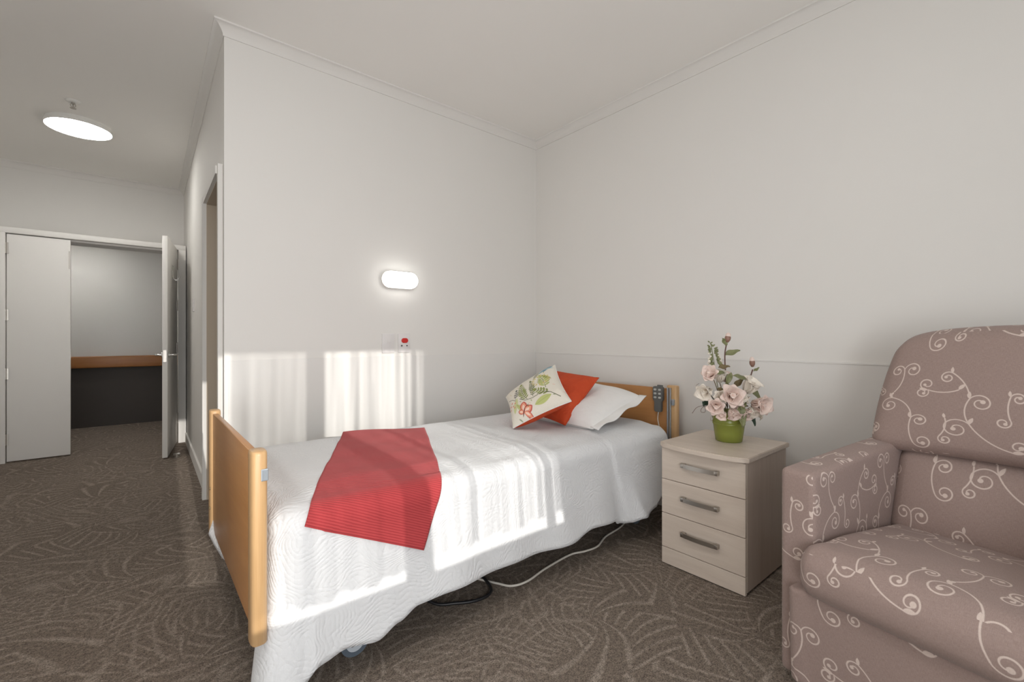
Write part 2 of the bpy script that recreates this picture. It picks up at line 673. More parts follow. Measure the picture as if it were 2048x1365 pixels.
def box(name, lo, hi, m, parent=None, bevel=0.0, seg=2):
    bm = bmesh.new()
    add_box(bm, lo, hi, bevel, seg)
    return obj(name, bm, m, parent, auto=35 if bevel else None)


def add_cyl(bm, p0, p1, r0, r1=None, seg=24, caps=True):
    p0, p1 = Vector(p0), Vector(p1)
    r1 = r0 if r1 is None else r1
    d = p1 - p0
    q = d.to_track_quat('Z', 'Y').to_matrix()
    rings = []
    for p, r in ((p0, r0), (p1, r1)):
        rings.append([bm.verts.new(p + q @ Vector((r * math.cos(2 * PI * k / seg), r * math.sin(2 * PI * k / seg), 0))) for k in range(seg)])
    for k in range(seg):
        bm.faces.new((rings[0][k], rings[0][(k + 1) % seg], rings[1][(k + 1) % seg], rings[1][k]))
    if caps:
        bm.faces.new(list(reversed(rings[0])))
        bm.faces.new(rings[1])
    return bm


def add_tube(bm, pts, r, seg=10, caps=True):
    pts = [Vector(p) for p in pts]
    rad = r if hasattr(r, '__len__') else [r] * len(pts)
    rings = []
    n = None
    for i, p in enumerate(pts):
        t = (pts[min(i + 1, len(pts) - 1)] - pts[max(i - 1, 0)]).normalized()
        if n is None:
            n = t.orthogonal().normalized()
        else:
            n = (n - t * n.dot(t)).normalized()
        b = t.cross(n)
        rings.append([bm.verts.new(p + (n * math.cos(2 * PI * k / seg) + b * math.sin(2 * PI * k / seg)) * rad[i]) for k in range(seg)])
    for a, c in zip(rings, rings[1:]):
        for k in range(seg):
            bm.faces.new((a[k], a[(k + 1) % seg], c[(k + 1) % seg], c[k]))
    if caps:
        bm.faces.new(list(reversed(rings[0])))
        bm.faces.new(rings[-1])
    return bm


def smooth_path(pts, n=8):
    """Catmull-Rom through the points"""
    P = [Vector(p) for p in pts]
    P = [P[0] * 2 - P[1]] + P + [P[-1] * 2 - P[-2]]
    out = []
    for i in range(1, len(P) - 2):
        for k in range(n):
            t = k / n
            a, b, c, d = P[i - 1], P[i], P[i + 1], P[i + 2]
            out.append(0.5 * ((2 * b) + (c - a) * t + (2 * a - 5 * b + 4 * c - d) * t * t + (3 * b - a - 3 * c + d) * t ** 3))
    out.append(P[-2])
    return out


def add_lathe(bm, prof, seg=32, center=(0, 0, 0)):
    c = Vector(center)
    rings = []
    for r, z in prof:
        if r < 1e-5:
            rings.append([bm.verts.new(c + Vector((0, 0, z)))])
        else:
            rings.append([bm.verts.new(c + Vector((r * math.cos(2 * PI * k / seg), r * math.sin(2 * PI * k / seg), z))) for k in range(seg)])
    for a, b in zip(rings, rings[1:]):
        for k in range(seg):
            k2 = (k + 1) % seg
            if len(a) == 1 and len(b) == 1:
                continue
            if len(a) == 1:
                bm.faces.new((a[0], b[k2], b[k]))
            elif len(b) == 1:
                bm.faces.new((a[k], a[k2], b[0]))
            else:
                bm.faces.new((a[k], a[k2], b[k2], b[k]))
    return bm


def add_prism(bm, poly, axis, lo, hi):
    """extrude a 2D polygon along an axis (0,1,2)"""
    def P(a, b, h):
        if axis == 2:
            return (a, b, h)
        if axis == 1:
            return (a, h, b)
        return (h, a, b)
    A = [bm.verts.new(P(a, b, lo)) for a, b in poly]
    B = [bm.verts.new(P(a, b, hi)) for a, b in poly]
    n = len(poly)
    bm.faces.new(A)
    bm.faces.new(list(reversed(B)))
    for i in range(n):
        bm.faces.new((A[i], B[i], B[(i + 1) % n], A[(i + 1) % n]))
    bmesh.ops.recalc_face_normals(bm, faces=bm.faces[:])
    return bm


def grid_mesh(name, P, m, parent=None, uv=None, closed_u=False, smooth=True):
    """P: array (nu, nv, 3)"""
    P = np.asarray(P, dtype=float)
    nu, nv, _ = P.shape
    verts = P.reshape(-1, 3)
    faces = []
    for i in range(nu if closed_u else nu - 1):
        i2 = (i + 1) % nu
        for j in range(nv - 1):
            faces.append((i * nv + j, i2 * nv + j, i2 * nv + j + 1, i * nv + j + 1))
    me = bpy.data.meshes.new(name)
    me.from_pydata([tuple(v) for v in verts], [], faces)
    if uv is not None:
        U = np.asarray(uv, dtype=float).reshape(-1, 2)
        lay = me.uv_layers.new(name='UVMap')
        li = np.zeros(len(me.loops), dtype=np.int32)
        me.loops.foreach_get('vertex_index', li)
        lay.data.foreach_set('uv', U[li].ravel())
    me.update()
    return link(name, me, m, parent, smooth)


# ------------------------------------------------------------------ room shell
HC = 2.845           # ceiling height
YB = 2.918           # the wall behind the bed
XR = 2.715           # the wall at the bed head
XC = 0.376           # outside corner of the bed alcove
PSL = 0.0173         # the passage wall runs very slightly off square
XL = -1.62
YW = -1.25           # window wall behind the camera
YD = 6.0             # face of the door wall
YF = 6.5             # upper wall over the doors


def xp(y):
    return XC + PSL * (y - YB)


bm = bmesh.new()
add_box(bm, (XL - 0.2, YW - 0.2, -0.1), (XR + 0.2, 8.0, 0.0))
structure(obj('floor', bm, 'carpet'))
bm = bmesh.new()
add_box(bm, (XL - 0.2, YW - 0.2, HC), (XR + 0.2, YF + 0.15, HC + 0.1))
structure(obj('ceiling', bm, 'ceiling'))

# wall behind the bed
bm = bmesh.new()
add_box(bm, (xp(YB) + 0.12, YB, 0), (XR + 0.15, YB + 0.12, HC))
structure(obj('wall_bed', bm, 'wall'))
# passage wall with the bathroom opening (Y 3.03 .. 3.76)
OY0, OY1, OH = 3.03, 3.76, 2.053
bm = bmesh.new()


def slab(bm, y0, y1, z0, z1, t=0.12, off=0.0):
    pts = [(xp(y0) + off, y0), (xp(y1) + off, y1), (xp(y1) + t, y1), (xp(y0) + t, y0)]
    add_prism(bm, pts, 2, z0, z1)


slab(bm, YB, OY0, 0, HC)
slab(bm, OY1, YF + 0.12, 0, HC)
slab(bm, OY0, OY1, OH, HC)
structure(obj('wall_passage', bm, 'wall'))
# bathroom beyond the opening
bm = bmesh.new()
add_box(bm, (xp(3) + 0.14, OY1 + 0.35, 0), (1.6, OY1 + 0.45, 2.5))
add_box(bm, (1.5, YB + 0.12, 0), (1.6, OY1 + 0.45, 2.5))
add_box(bm, (xp(3) + 0.13, YB + 0.12, 2.4), (1.6, OY1 + 0.45, 2.5))
structure(obj('wall_bathroom', bm, 'beige'))

structure(box('wall_right', (XR, YW - 0.15, 0), (XR + 0.15, YB + 0.12, HC), 'wall'))
structure(box('wall_left', (XL - 0.15, YW - 0.15, 0), (XL, YF + 0.12, HC), 'wall'))
# window wall: two panes above a sill
WX = [(0.025 - 0.002, 0.635), (0.735, 1.437)]
WZ0, WZ1 = 0.965, 2.155
bm = bmesh.new()
add_box(bm, (XL - 0.15, YW - 0.15, 0), (XR + 0.15, YW, WZ0))
add_box(bm, (XL - 0.15, YW - 0.15, WZ1), (XR + 0.15, YW, HC))
add_box(bm, (XL - 0.15, YW - 0.15, WZ0), (WX[0][0], YW, WZ1))
add_box(bm, (WX[1][1], YW - 0.15, WZ0), (XR + 0.15, YW, WZ1))
add_box(bm, (WX[0][1], YW - 0.15, WZ0), (WX[1][0], YW, WZ1))
structure(obj('wall_window', bm, 'wall'))

# made-up glazed door beside the windows, added to go with the fill light
d3 = empty('added_door', (-0.85, YW, 0))
structure(d3)
bm = bmesh.new()
for lo, hi in (((-0.66, 0.0), (-0.60, 2.16)), ((0.60, 0.0), (0.66, 2.16)), ((-0.66, 2.10), (0.66, 2.16)), ((-0.66, 0.0), (0.66, 0.05))):
    add_box(bm, (lo[0], -0.01, lo[1]), (hi[0], 0.05, hi[1]), 0.003)
obj('added_door_frame', bm, 'white', d3, auto=35)
box('added_blind', (-0.60, 0.005, 0.05), (0.60, 0.02, 2.10), 'white', d3)

for k, (x0, x1) in enumerate(WX):
    bm = bmesh.new()
    fw = 0.03
    for lo, hi in (((x0 - 0.0, WZ0 - 0.0), (x1, WZ0 + 0.012)), ((x0, WZ1 - 0.012), (x1, WZ1)),
                   ((x0 - 0.004, WZ0), (x0 + 0.006, WZ1)), ((x1 - 0.006, WZ0), (x1 + 0.004, WZ1))):
        add_box(bm, (lo[0], YW - 0.10, lo[1]), (hi[0], YW - 0.06, hi[1]))
    f = structure(obj('window_%d' % (k + 1), bm, 'white'))


def curtain(name, x0, x1, m, label, y=-1.12, seed=1, zlo=0.30, pleats=6, soft=8, pamp=0.035, hem=0.012, pw=(0.006, 0.012)):
    """voile panel: soft waves with a few sharp pleats whose flanks stand edge-on to the sun"""
    rnd = random.Random(seed)
    W = x1 - x0
    n = int(W / 0.0015)
    pl_ = [(x0 + W * (k + 0.5 + rnd.uniform(-0.35, 0.35)) / pleats, rnd.uniform(*pw), pamp * rnd.uniform(0.5, 1.2), rnd.uniform(-0.02, 0.02), rnd.uniform(0, 6)) for k in range(pleats)]
    ph = [rnd.uniform(0, 6.28) for _ in range(4)]
    NZ = 30
    P = np.zeros((n + 1, NZ, 3))
    for j in range(NZ):
        v = j / (NZ - 1)
        for i in range(n + 1):
            u = i / n
            x = x0 + W * u
            wv = 0.006 * math.sin(2 * PI * soft * u + ph[0] + 0.8 * math.sin(9 * u + ph[1])) + 0.004 * math.sin(2 * PI * soft * 1.7 * u + ph[2])
            for (px, sg, am, sl, f) in pl_:
                c = px + sl * (1 - v) + 0.004 * math.sin(v * 5 + f)
                wv += am * (0.55 + 0.45 * math.sin(v * 3.0 + f)) * math.exp(-((x - c) / sg) ** 2)
            z0 = zlo + hem * math.sin(2 * PI * 2.7 * u + ph[3]) * 0.7 + hem * 0.5 * math.sin(2 * PI * 6.1 * u)
            P[i, j] = (x, y + wv, z0 + (2.30 - z0) * v)
    o = grid_mesh(name, P, m)
    tag(o, label, 'curtain')
    return o


curtain('sheer_curtain', 0.245, 0.700, 'voile_double', 'dense white sheer curtain drawn over the left window behind the camera', seed=3, zlo=0.955, pleats=7, soft=9, pw=(0.008, 0.018))
curtain('sheer_curtain', -0.06, 0.237, 'voile_left', 'loose white sheer curtain beside the dense one at the left window behind the camera', seed=8, zlo=0.965, pleats=4, soft=5)
curtain('sheer_curtain', 0.715, 1.335, 'voile', 'thin white sheer curtain over the right window behind the camera', seed=12, zlo=0.975, pleats=11, soft=11, pamp=0.055, pw=(0.007, 0.013))
curtain('sheer_curtain', 1.339, 1.392, 'voile_gathered', 'narrow gathered strip of sheer curtain near the right edge of the right window', seed=6, zlo=0.60, pleats=2, soft=2, pamp=0.03)
curtain('sheer_curtain', 1.396, 1.470, 'voile_double', 'last loose strip of sheer curtain at the right edge of the right window', seed=9, zlo=0.985, pleats=2, soft=2, pamp=0.02)
bm = bmesh.new()
add_cyl(bm, (-0.15, -1.12, 2.33), (1.72, -1.12, 2.33), 0.014, seg=16)
for x in (-0.13, 1.70):
    add_box(bm, (x - 0.01, -1.25, 2.32), (x + 0.01, -1.12, 2.34))
tag(obj('curtain_rail', bm, 'white'), 'white curtain rail above the windows behind the camera', 'curtain rail')

# door wall (stands forward of the upper wall) with the opening for the leaf-and-a-half doorway
DX0, DX1, DH = -0.885, 0.352, 2.062
bm = bmesh.new()
add_box(bm, (XL, YD, 0), (DX0 - 0.03, YF, 2.117))
add_box(bm, (DX1 + 0.03, YD, 0), (0.423, YF, 2.117))
add_box(bm, (DX0 - 0.03, YD, DH + 0.03), (DX1 + 0.03, YF, 2.117))
structure(obj('wall_door', bm, 'wall'))
bm = bmesh.new()
add_box(bm, (XL, YF, 2.10), (xp(YF) + 0.1, YF + 0.12, HC))
structure(obj('wall_far', bm, 'wall'))
# door frame
bm = bmesh.new()
add_box(bm, (DX0 - 0.055, YD - 0.014, 0), (DX0 - 0.004, YD + 0.12, DH + 0.004), 0.0015)
add_box(bm, (DX1 + 0.004, YD - 0.014, 0), (DX1 + 0.068, YD + 0.12, DH + 0.004), 0.0015)
add_box(bm, (DX0 - 0.055, YD - 0.014, DH + 0.004), (DX1 + 0.068, YD + 0.12, DH + 0.055), 0.003)
add_box(bm, (DX0 - 0.02, YD + 0.055, DH - 0.012), (DX1 + 0.02, YD + 0.10, DH + 0.01))
structure(obj('trim_1', bm, 'trim', auto=35))

# corridor beyond
YC = 7.76
structure(box('wall_corridor', (-2.2, YC, 0.0), (1.6, YC + 0.1, 2.9), 'wall'))
bm = bmesh.new()
add_box(bm, (-2.2, YC - 0.012, 0.0), (1.6, YC, 0.80))
structure(obj('trim_2', bm, 'wainscot'))
bm = bmesh.new()
add_box(bm, (-2.2, YF + 0.12, 2.40), (1.6, YC + 0.1, 2.5))
add_box(bm, (-2.2, YF + 0.121, 2.13), (1.6, YF + 0.2, 2.5))
structure(obj('wall_corridor_top', bm, 'ceiling'))
bm = bmesh.new()
add_box(bm, (1.5, YF, 0), (1.6, YC, 2.5))
add_box(bm, (-2.3, YF, 0), (-2.2, YC, 2.5))
add_box(bm, (0.43, YF + 0.12, 0), (1.6, YF + 0.2, 2.5))
add_box(bm, (-2.3, YF + 0.121, 0), (XL - 0.1, YF + 0.2, 2.5))
structure(obj('wall_corridor_end', bm, 'wall'))
t_ = empty('corridor_handrail', (-0.3, YC, 0.82))
tag(t_, 'wide varnished wooden handrail board on the corridor wall beyond the open doorway', 'handrail')
box('rail_board', (-1.8, -0.075, -0.073), (1.8, -0.040, 0.073), 'handrail', t_, 0.012, 3)
for x in (-1.0, 0.2, 1.2):
    box('bracket', (x - 0.02, -0.042, -0.03), (x + 0.02, -0.012, 0.03), 'steel', t_, 0.003)

# cornice: a coved moulding swept along the walls, mitred at the corners
prof = [(0.0, -0.064), (0.006, -0.064), (0.007, -0.052), (0.016, -0.036), (0.030, -0.020), (0.044, -0.011), (0.050, -0.009), (0.051, 0.0), (0.0, 0.0)]


def sweep(name, path, closed=False):
    """path runs with the room on its left; profile = (distance from wall, height under the ceiling)"""
    n = len(path)
    offs = []
    for i in range(n):
        p = Vector(path[i])
        ds = []
        if closed or i > 0:
            ds.append((p - Vector(path[i - 1])).normalized())
        if closed or i < n - 1:
            ds.append((Vector(path[(i + 1) % n]) - p).normalized())
        ns = [Vector((-d.y, d.x)) for d in ds]
        if len(ns) == 1:
            offs.append(ns[0])
        else:
            s = ns[0] + ns[1]
            offs.append(s / (1 + ns[0].dot(ns[1])))
    bm = bmesh.new()
    rings = []
    for p, o in zip(path, offs):
        rings.append([bm.verts.new((p[0] + o.x * a, p[1] + o.y * a, HC + b)) for a, b in prof])
    rr = list(zip(rings, rings[1:])) + ([(rings[-1], rings[0])] if closed else [])
    for a, b in rr:
        for k in range(len(prof)):
            k2 = (k + 1) % len(prof)
            bm.faces.new((a[k], b[k], b[k2], a[k2]))
    bmesh.ops.recalc_face_normals(bm, faces=bm.faces[:])
    return structure(obj(name, bm, 'trim', auto=30))


# room on the left when walking: window wall -> right wall -> bed wall -> passage -> far -> left
sweep('trim_3', [(XL, YW), (XR, YW), (XR, YB), (xp(YB), YB), (xp(YF), YF), (XL, YF)], closed=True)

# wall protection sheets below the dado line and the skirtings
bm = bmesh.new()
add_box(bm, (XC + 0.018, YB - 0.004, 0.10), (XR - 0.004, YB, 0.998), 0.001, 1)
add_box(bm, (XR - 0.004, YW, 0.10), (XR, YB - 0.004, 0.998), 0.001, 1)
add_box(bm, (XR - 0.007, YW, 0.990), (XR, YB - 0.004, 1.000), 0.001, 1)
structure(obj('trim_4', bm, 'panel'))
structure(box('baseboard_bed', (XC, YB - 0.016, 0), (XR, YB, 0.10), 'trim', None, 0.004))
structure(box('baseboard_right', (XR - 0.016, YW, 0), (XR, YB - 0.016, 0.10), 'trim', None, 0.004))
bm = bmesh.new()
slab(bm, OY1 + 0.055, YD, 0, 0.10, t=0.0, off=-0.014)
structure(obj('baseboard_passage', bm, 'trim'))
# bathroom door frame, standing proud of the passage wall
bm = bmesh.new()
slab(bm, OY0 - 0.045, OY0, 0, OH + 0.045, t=0.118, off=-0.022)
slab(bm, OY1, OY1 + 0.05, 0, OH + 0.045, t=0.118, off=-0.034)
slab(bm, OY0, OY1, OH, OH + 0.045, t=0.118, off=-0.030)
structure(obj('trim_5', bm, 'trim', auto=30))
bm = bmesh.new()
slab(bm, OY1 - 0.006, OY1, 0, OH, t=0.30, off=-0.010)
slab(bm, OY0, OY1, OH - 0.006, OH, t=0.118, off=-0.010)
structure(obj('trim_6', bm, 'beige'))

# ---- entry doors
def hinge(parent, x, y, z, w=0.012, turn=0.0):
    bm = bmesh.new()
    add_cyl(bm, (x, y, z - 0.05), (x, y, z + 0.05), 0.007, seg=12)
    add_box(bm, (x - 0.018, y + 0.001, z - 0.05), (x + 0.018, y + 0.004, z + 0.05))
    for k in (-0.03, 0.0, 0.03):
        add_cyl(bm, (x, y, z + k - 0.002), (x, y, z + k + 0.002), 0.0085, seg=12)
    return obj('hinge', bm, 'steel', parent, auto=40)


def lever(parent, base, side, along, name='door_handle'):
    """side: unit vector out of the door face, along: unit vector of the lever"""
    b, s, a = Vector(base), Vector(side), Vector(along)
    bm = bmesh.new()
    add_cyl(bm, b, b + s * 0.010, 0.026, seg=24)
    pts = smooth_path([b + s * 0.008, b + s * 0.040, b + s * 0.056 + a * 0.014, b + s * 0.058 + a * 0.06, b + s * 0.056 + a * 0.115], 6)
    add_tube(bm, pts, 0.0095, 12)
    return obj(name, bm, 'chrome', parent, smooth=True)


d1 = empty('door_1', (DX0 + 0.003, YD, 0))
structure(d1)
L1 = -0.469 - DX0 - 0.006
box('door_leaf', (0, 0.002, 0.012), (L1, 0.040, DH - 0.004), 'trim', d1, 0.0015)
for z in (1.93, 1.33, 0.80, 0.21):
    hinge(d1, -0.006, -0.006, z)
box('strike_plate', (L1 - 0.002, 0.004, 0.93), (L1 + 0.0015, 0.036, 1.0), 'steel', d1)
box('flush_bolt', (L1 - 0.012, -0.0015, 1.78), (L1 - 0.004, 0.004, 1.95), 'steel', d1)

hx, hy = 0.347, 6.0
ex, ey = 0.232, 5.262
d2 = empty('door_2', (hx, hy, 0), math.atan2(ey - hy, ex - hx))
structure(d2)
L2 = math.hypot(ex - hx, ey - hy)
# local x runs from the hinge to the leading edge; +y is the face towards the passage wall
box('door_leaf', (0, -0.040, 0.012), (L2, 0.0, DH + 0.008), 'trim', d2, 0.0015)
for z in (1.93 - 0.02, 1.47, 1.02, 0.27):
    bm = bmesh.new()
    add_cyl(bm, (0.0, 0.008, z - 0.055), (0.0, 0.008, z + 0.055), 0.009, seg=12)
    add_box(bm, (0.004, 0.0, z - 0.05), (0.045, 0.003, z + 0.05))
    obj('hinge', bm, 'steel', d2, auto=40)
lever(d2, (L2 - 0.055, 0.0, 0.965), (0, 1, 0), (-1, 0, 0))
lever(d2, (L2 - 0.055, -0.040, 0.965), (0, -1, 0), (-1, 0, 0))
box('lock_plate', (L2 - 0.001, -0.032, 0.90), (L2 + 0.002, -0.008, 1.01), 'steel', d2)
# over-door coat hook of bent wire
hk = empty('coat_hook', (0, 0, 0))
tag(hk, 'bent wire double coat hook hanging on the back of the open door', 'hook')
bm = bmesh.new()
cx, cy = hx * 0.45 + ex * 0.55, hy * 0.45 + ey * 0.55
nx, ny = math.cos(d2.rotation_euler[2] + PI / 2), math.sin(d2.rotation_euler[2] + PI / 2)
tx, ty = math.cos(d2.rotation_euler[2]), math.sin(d2.rotation_euler[2])
for s in (-1, 1):
    bx, by = cx + tx * 0.03 * s + nx * 0.004, cy + ty * 0.03 * s + ny * 0.004
    add_tube(bm, smooth_path([(bx, by, 1.84), (bx, by, 1.74), (bx + nx * .02, by + ny * .02, 1.70), (bx + nx * .05, by + ny * .05, 1.715), (bx + nx * .06, by + ny * .06, 1.75)], 5), 0.0028, 8)
add_tube(bm, [(cx - tx * .03 + nx * .004, cy - ty * .03 + ny * .004, 1.84), (cx + tx * .03 + nx * .004, cy + ty * .03 + ny * .004, 1.84)], 0.0028, 8)
obj('hook', bm, 'chrome', hk, smooth=True)

bm = bmesh.new()
add_lathe(bm, [(0.0, 0.0), (0.021, 0.0), (0.021, 0.006), (0.017, 0.010), (0.017, 0.022), (0.0275, 0.026), (0.0275, 0.036), (0.0, 0.038)], 28)
ds = obj('door_stop', bm, 'chrome', auto=40)
ds.location = (0.300, 5.27, 0)
tag(ds, 'small round chrome door stop on the carpet beside the open door', 'door stop')


# ------------------------------------------------------------------ lamps and switches
def ceiling_lamp(x, y, r, label):
    t = empty('ceiling_light', (x, y, HC))
    tag(t, label, 'ceiling light', 'round ceiling lights')
    bm = bmesh.new()
    add_lathe(bm, [(0.0, 0.0), (r * 0.955, 0.0), (r * 0.965, -0.020), (r * 1.0, -0.024), (r * 1.0, -0.040), (r * 0.975, -0.044), (r * 0.965, -0.036), (0, -0.036)], 64)
    obj('housing', bm, 'white', t, auto=30)
    bm = bmesh.new()
    add_lathe(bm, [(0.0, -0.050), (r * 0.5, -0.049), (r * 0.85, -0.047), (r * 0.965, -0.0445), (r * 0.965, -0.038), (0, -0.038)], 64)
    obj('diffuser', bm, 'lamp', t, smooth=True)


ceiling_lamp(-0.345, 5.02, 0.205, 'glowing round ceiling light in the passage near the entry doors')
ceiling_lamp(0.1, 0.75, 0.205, 'added round ceiling light in the bedroom, out of view above the camera')  # unseen lamp, added for top-down fill in the bedroom
ceiling_lamp(-0.6, 7.15 - 0.05, 0.16, 'added round ceiling light, out of view, lighting the corridor beyond the doors')  # unseen lamp, added because the corridor needs light
bpy.data.objects['ceiling_light.002'].location.z = 2.40

sp_ = empty('fire_sprinkler', (-0.345, 4.56, HC))
tag(sp_, 'small pendant fire sprinkler with a white rose on the passage ceiling', 'sprinkler')
bm = bmesh.new()
add_lathe(bm, [(0, 0), (0.043, 0), (0.041, -0.004), (0.024, -0.012), (0.014, -0.013), (0, -0.013)], 32)
obj('rose', bm, 'white', sp_, smooth=True)
bm = bmesh.new()
add_cyl(bm, (0, 0, -0.010), (0, 0, -0.022), 0.011, seg=6)
add_cyl(bm, (0, 0, -0.022), (0, 0, -0.050), 0.0035, seg=10)
for s in (-1, 1):
    add_tube(bm, smooth_path([(s * 0.010, 0, -0.020), (s * 0.014, 0, -0.034), (0, 0, -0.052)], 5), 0.0022, 8)
obj('frame', bm, 'steel', sp_, smooth=True)
bm = bmesh.new()
add_cyl(bm, (0, 0, -0.052), (0, 0, -0.054), 0.018, seg=20)
obj('deflector', bm, 'steel', sp_)

# oval bulkhead lamp above the bed
wl = empty('wall_light', (1.405, YB, 1.522))
tag(wl, 'glowing white oval wall light mounted above the bed', 'wall light')


def stadium(w, h, n=20):
    r = h / 2
    pts = []
    for k in range(n + 1):
        a = -PI / 2 + PI * k / n
        pts.append((w / 2 - r + r * math.cos(a), r * math.sin(a)))
    for k in range(n + 1):
        a = PI / 2 + PI * k / n
        pts.append((-w / 2 + r + r * math.cos(a), r * math.sin(a)))
    return pts


def oval_body(name, layers, m, parent):
    """layers: (w, h, depth) from the wall outwards along -y, closed front"""
    bm = bmesh.new()
    rings = []
    for (w, h, d) in layers:
        rings.append([bm.verts.new((x, -d, z)) for x, z in stadium(w, h)])
    for a, b in zip(rings, rings[1:]):
        n = len(a)
        for k in range(n):
            bm.faces.new((a[k], a[(k + 1) % n], b[(k + 1) % n], b[k]))
    bm.faces.new(rings[-1])
    bm.faces.new(list(reversed(rings[0])))
    bmesh.ops.recalc_face_normals(bm, faces=bm.faces[:])
    return obj(name, bm, m, parent, auto=30)


oval_body('housing', [(0.235, 0.100, 0.0), (0.245, 0.106, 0.012), (0.262, 0.116, 0.018), (0.262, 0.116, 0.028)], 'white', wl)
oval_body('diffuser', [(0.254, 0.110, 0.024), (0.254, 0.110, 0.052), (0.244, 0.100, 0.062), (0.222, 0.080, 0.066)], 'lamp_wall', wl)

sw = empty('light_switch', (1.330, YB, 1.085))
tag(sw, 'white wall switch plate above the bed, left of the nurse call panel', 'switch')
box('plate', (-0.0445, -0.011, -0.066), (0.0445, 0, 0.066), 'plate', sw, 0.003)
box('rocker', (-0.012, -0.015, 0.004), (0.014, -0.010, 0.030), 'plate', sw, 0.002)
nc = empty('nurse_call_panel', (1.447, YB, 1.086))
tag(nc, 'white wall panel with a red call button above the bed', 'call panel')
box('plate', (-0.0445, -0.011, -0.066), (0.0445, 0, 0.066), 'plate', nc, 0.003)
oval_body('call_button', [(0.050, 0.034, 0.010), (0.050, 0.034, 0.015), (0.040, 0.026, 0.019)], 'red_plastic', nc).location = (0.003, 0, 0.018)
bm = bmesh.new()
add_cyl(bm, (-0.020, -0.0145, -0.018), (-0.020, -0.010, -0.018), 0.006, seg=20)
obj('socket', bm, 'grey_plastic', nc)
bm = bmesh.new()
add_cyl(bm, (0.020, -0.0135, -0.018), (0.020, -0.010, -0.018), 0.0045, seg=20)
obj('indicator', bm, 'dark_plastic', nc)

ps = empty('passage_light_switch', (xp(5.0), 5.0, 1.42))
tag(ps, 'small white switch plate on the passage wall between the doors', 'switch')
box('plate', (-0.010, -0.036, -0.058), (0.0, 0.036, 0.058), 'plate', ps, 0.002)
box('rocker', (-0.013, -0.012, -0.015), (-0.009, 0.012, 0.015), 'plate', ps, 0.001)

# ------------------------------------------------------------------ bed
BX, BY = 0.285, 1.525
BRZ = -0.004
BW = 1.03            # width over the posts
bed = empty('hospital_bed', (BX, BY, 0), BRZ)
tag(bed, 'adjustable care bed with beech headboard and footboard on castors', 'bed')


def d_post(x, y, z0, z1, flip, m='beech', w=0.075, d=0.046):
    """rounded post, its round side facing away along x"""
    bm = bmesh.new()
    n = 20
    sec = []
    for k in range(n):
        a = 2 * PI * k / n
        c, s = math.cos(a), math.sin(a)
        e = 0.62
        sec.append((math.copysign(abs(c) ** e, c) * d / 2, math.copysign(abs(s) ** e, s) * w / 2))
    lay = [(z0 + 0.000, 0.90), (z0 + 0.004, 1.0), (z1 - 0.010, 1.0), (z1 - 0.003, 0.95), (z1, 0.84)]
    rings = [[bm.verts.new((x + a * k, y + b * k, z)) for a, b in sec] for z, k in lay]
    for A, B in zip(rings, rings[1:]):
        for k in range(n):
            bm.faces.new((A[k], A[(k + 1) % n], B[(k + 1) % n], B[k]))
    bm.faces.new(list(reversed(rings[0])))
    bm.faces.new(rings[-1])
    return bm


def end_board(x, z0, z1, pz0, pz1, face):
    """two posts and a panel; face = -1 foot end, +1 head end"""
    obj('post', d_post(x, 0.0375 - 0.02, z0, z1, face), 'beech', bed, auto=45)
    obj('post', d_post(x, BW - 0.0375 + 0.02, z0, z1, face), 'beech', bed, auto=45)
    bm = bmesh.new()
    add_box(bm, (x - 0.011, 0.05, pz0), (x + 0.011, BW - 0.05, pz1), 0.003)
    obj('panel', bm, 'beech_panel', bed, auto=35)


end_board(0.0, 0.205, 0.782, 0.225, 0.768, -1)
# small bracket on the near post of the footboard
bm = bmesh.new()
add_box(bm, (0.002, -0.0225, 0.694), (0.022, -0.014, 0.730), 0.002)
add_box(bm, (0.014, -0.0245, 0.698), (0.017, -0.018, 0.726))
obj('rail_bracket', bm, 'rail_grey', bed)
# slotted rail screws on the far post
for z in (0.42, 0.33):
    bm = bmesh.new()
    add_cyl(bm, (-0.024, BW - 0.045, z), (-0.020, BW - 0.045, z), 0.006, seg=14)
    obj('screw_cap', bm, 'leaf_brown', bed)
HX = 2.322
end_board(HX, 0.20, 0.822, 0.16, 0.800, 1)
# grey guide rail and bracket on the near head post
bm = bmesh.new()
add_box(bm, (HX - 0.036, 0.030, 0.16), (HX - 0.022, 0.040, 0.808), 0.002)
add_box(bm, (HX - 0.036, 0.014, 0.16), (HX - 0.024, 0.021, 0.808), 0.002)
obj('guide_rail', bm, 'rail_grey', bed, auto=35)
bm = bmesh.new()
add_box(bm, (HX - 0.036, -0.008, 0.700), (HX - 0.014, 0.010, 0.738), 0.003)
obj('rail_bracket', bm, 'rail_grey', bed, auto=35)
# steel frame and lifting gear
bm = bmesh.new()
for y in (0.14, BW - 0.14):
    add_box(bm, (0.03, y - 0.02, 0.33), (HX - 0.03, y + 0.02, 0.38))
for x in (0.12, 0.8, 1.5, 2.2):
    add_box(bm, (x - 0.02, 0.14, 0.345), (x + 0.02, BW - 0.14, 0.375))
for x in (0.28, 2.04):
    add_box(bm, (x - 0.02, 0.12, 0.12), (x + 0.02, BW - 0.12, 0.155))
    for y in (0.3, BW - 0.3):
        add_tube(bm, [(x, y, 0.15), (x + (0.35 if x < 1 else -0.35), y, 0.35)], 0.018, 10)
obj('bed_frame', bm, 'cable_black', bed)
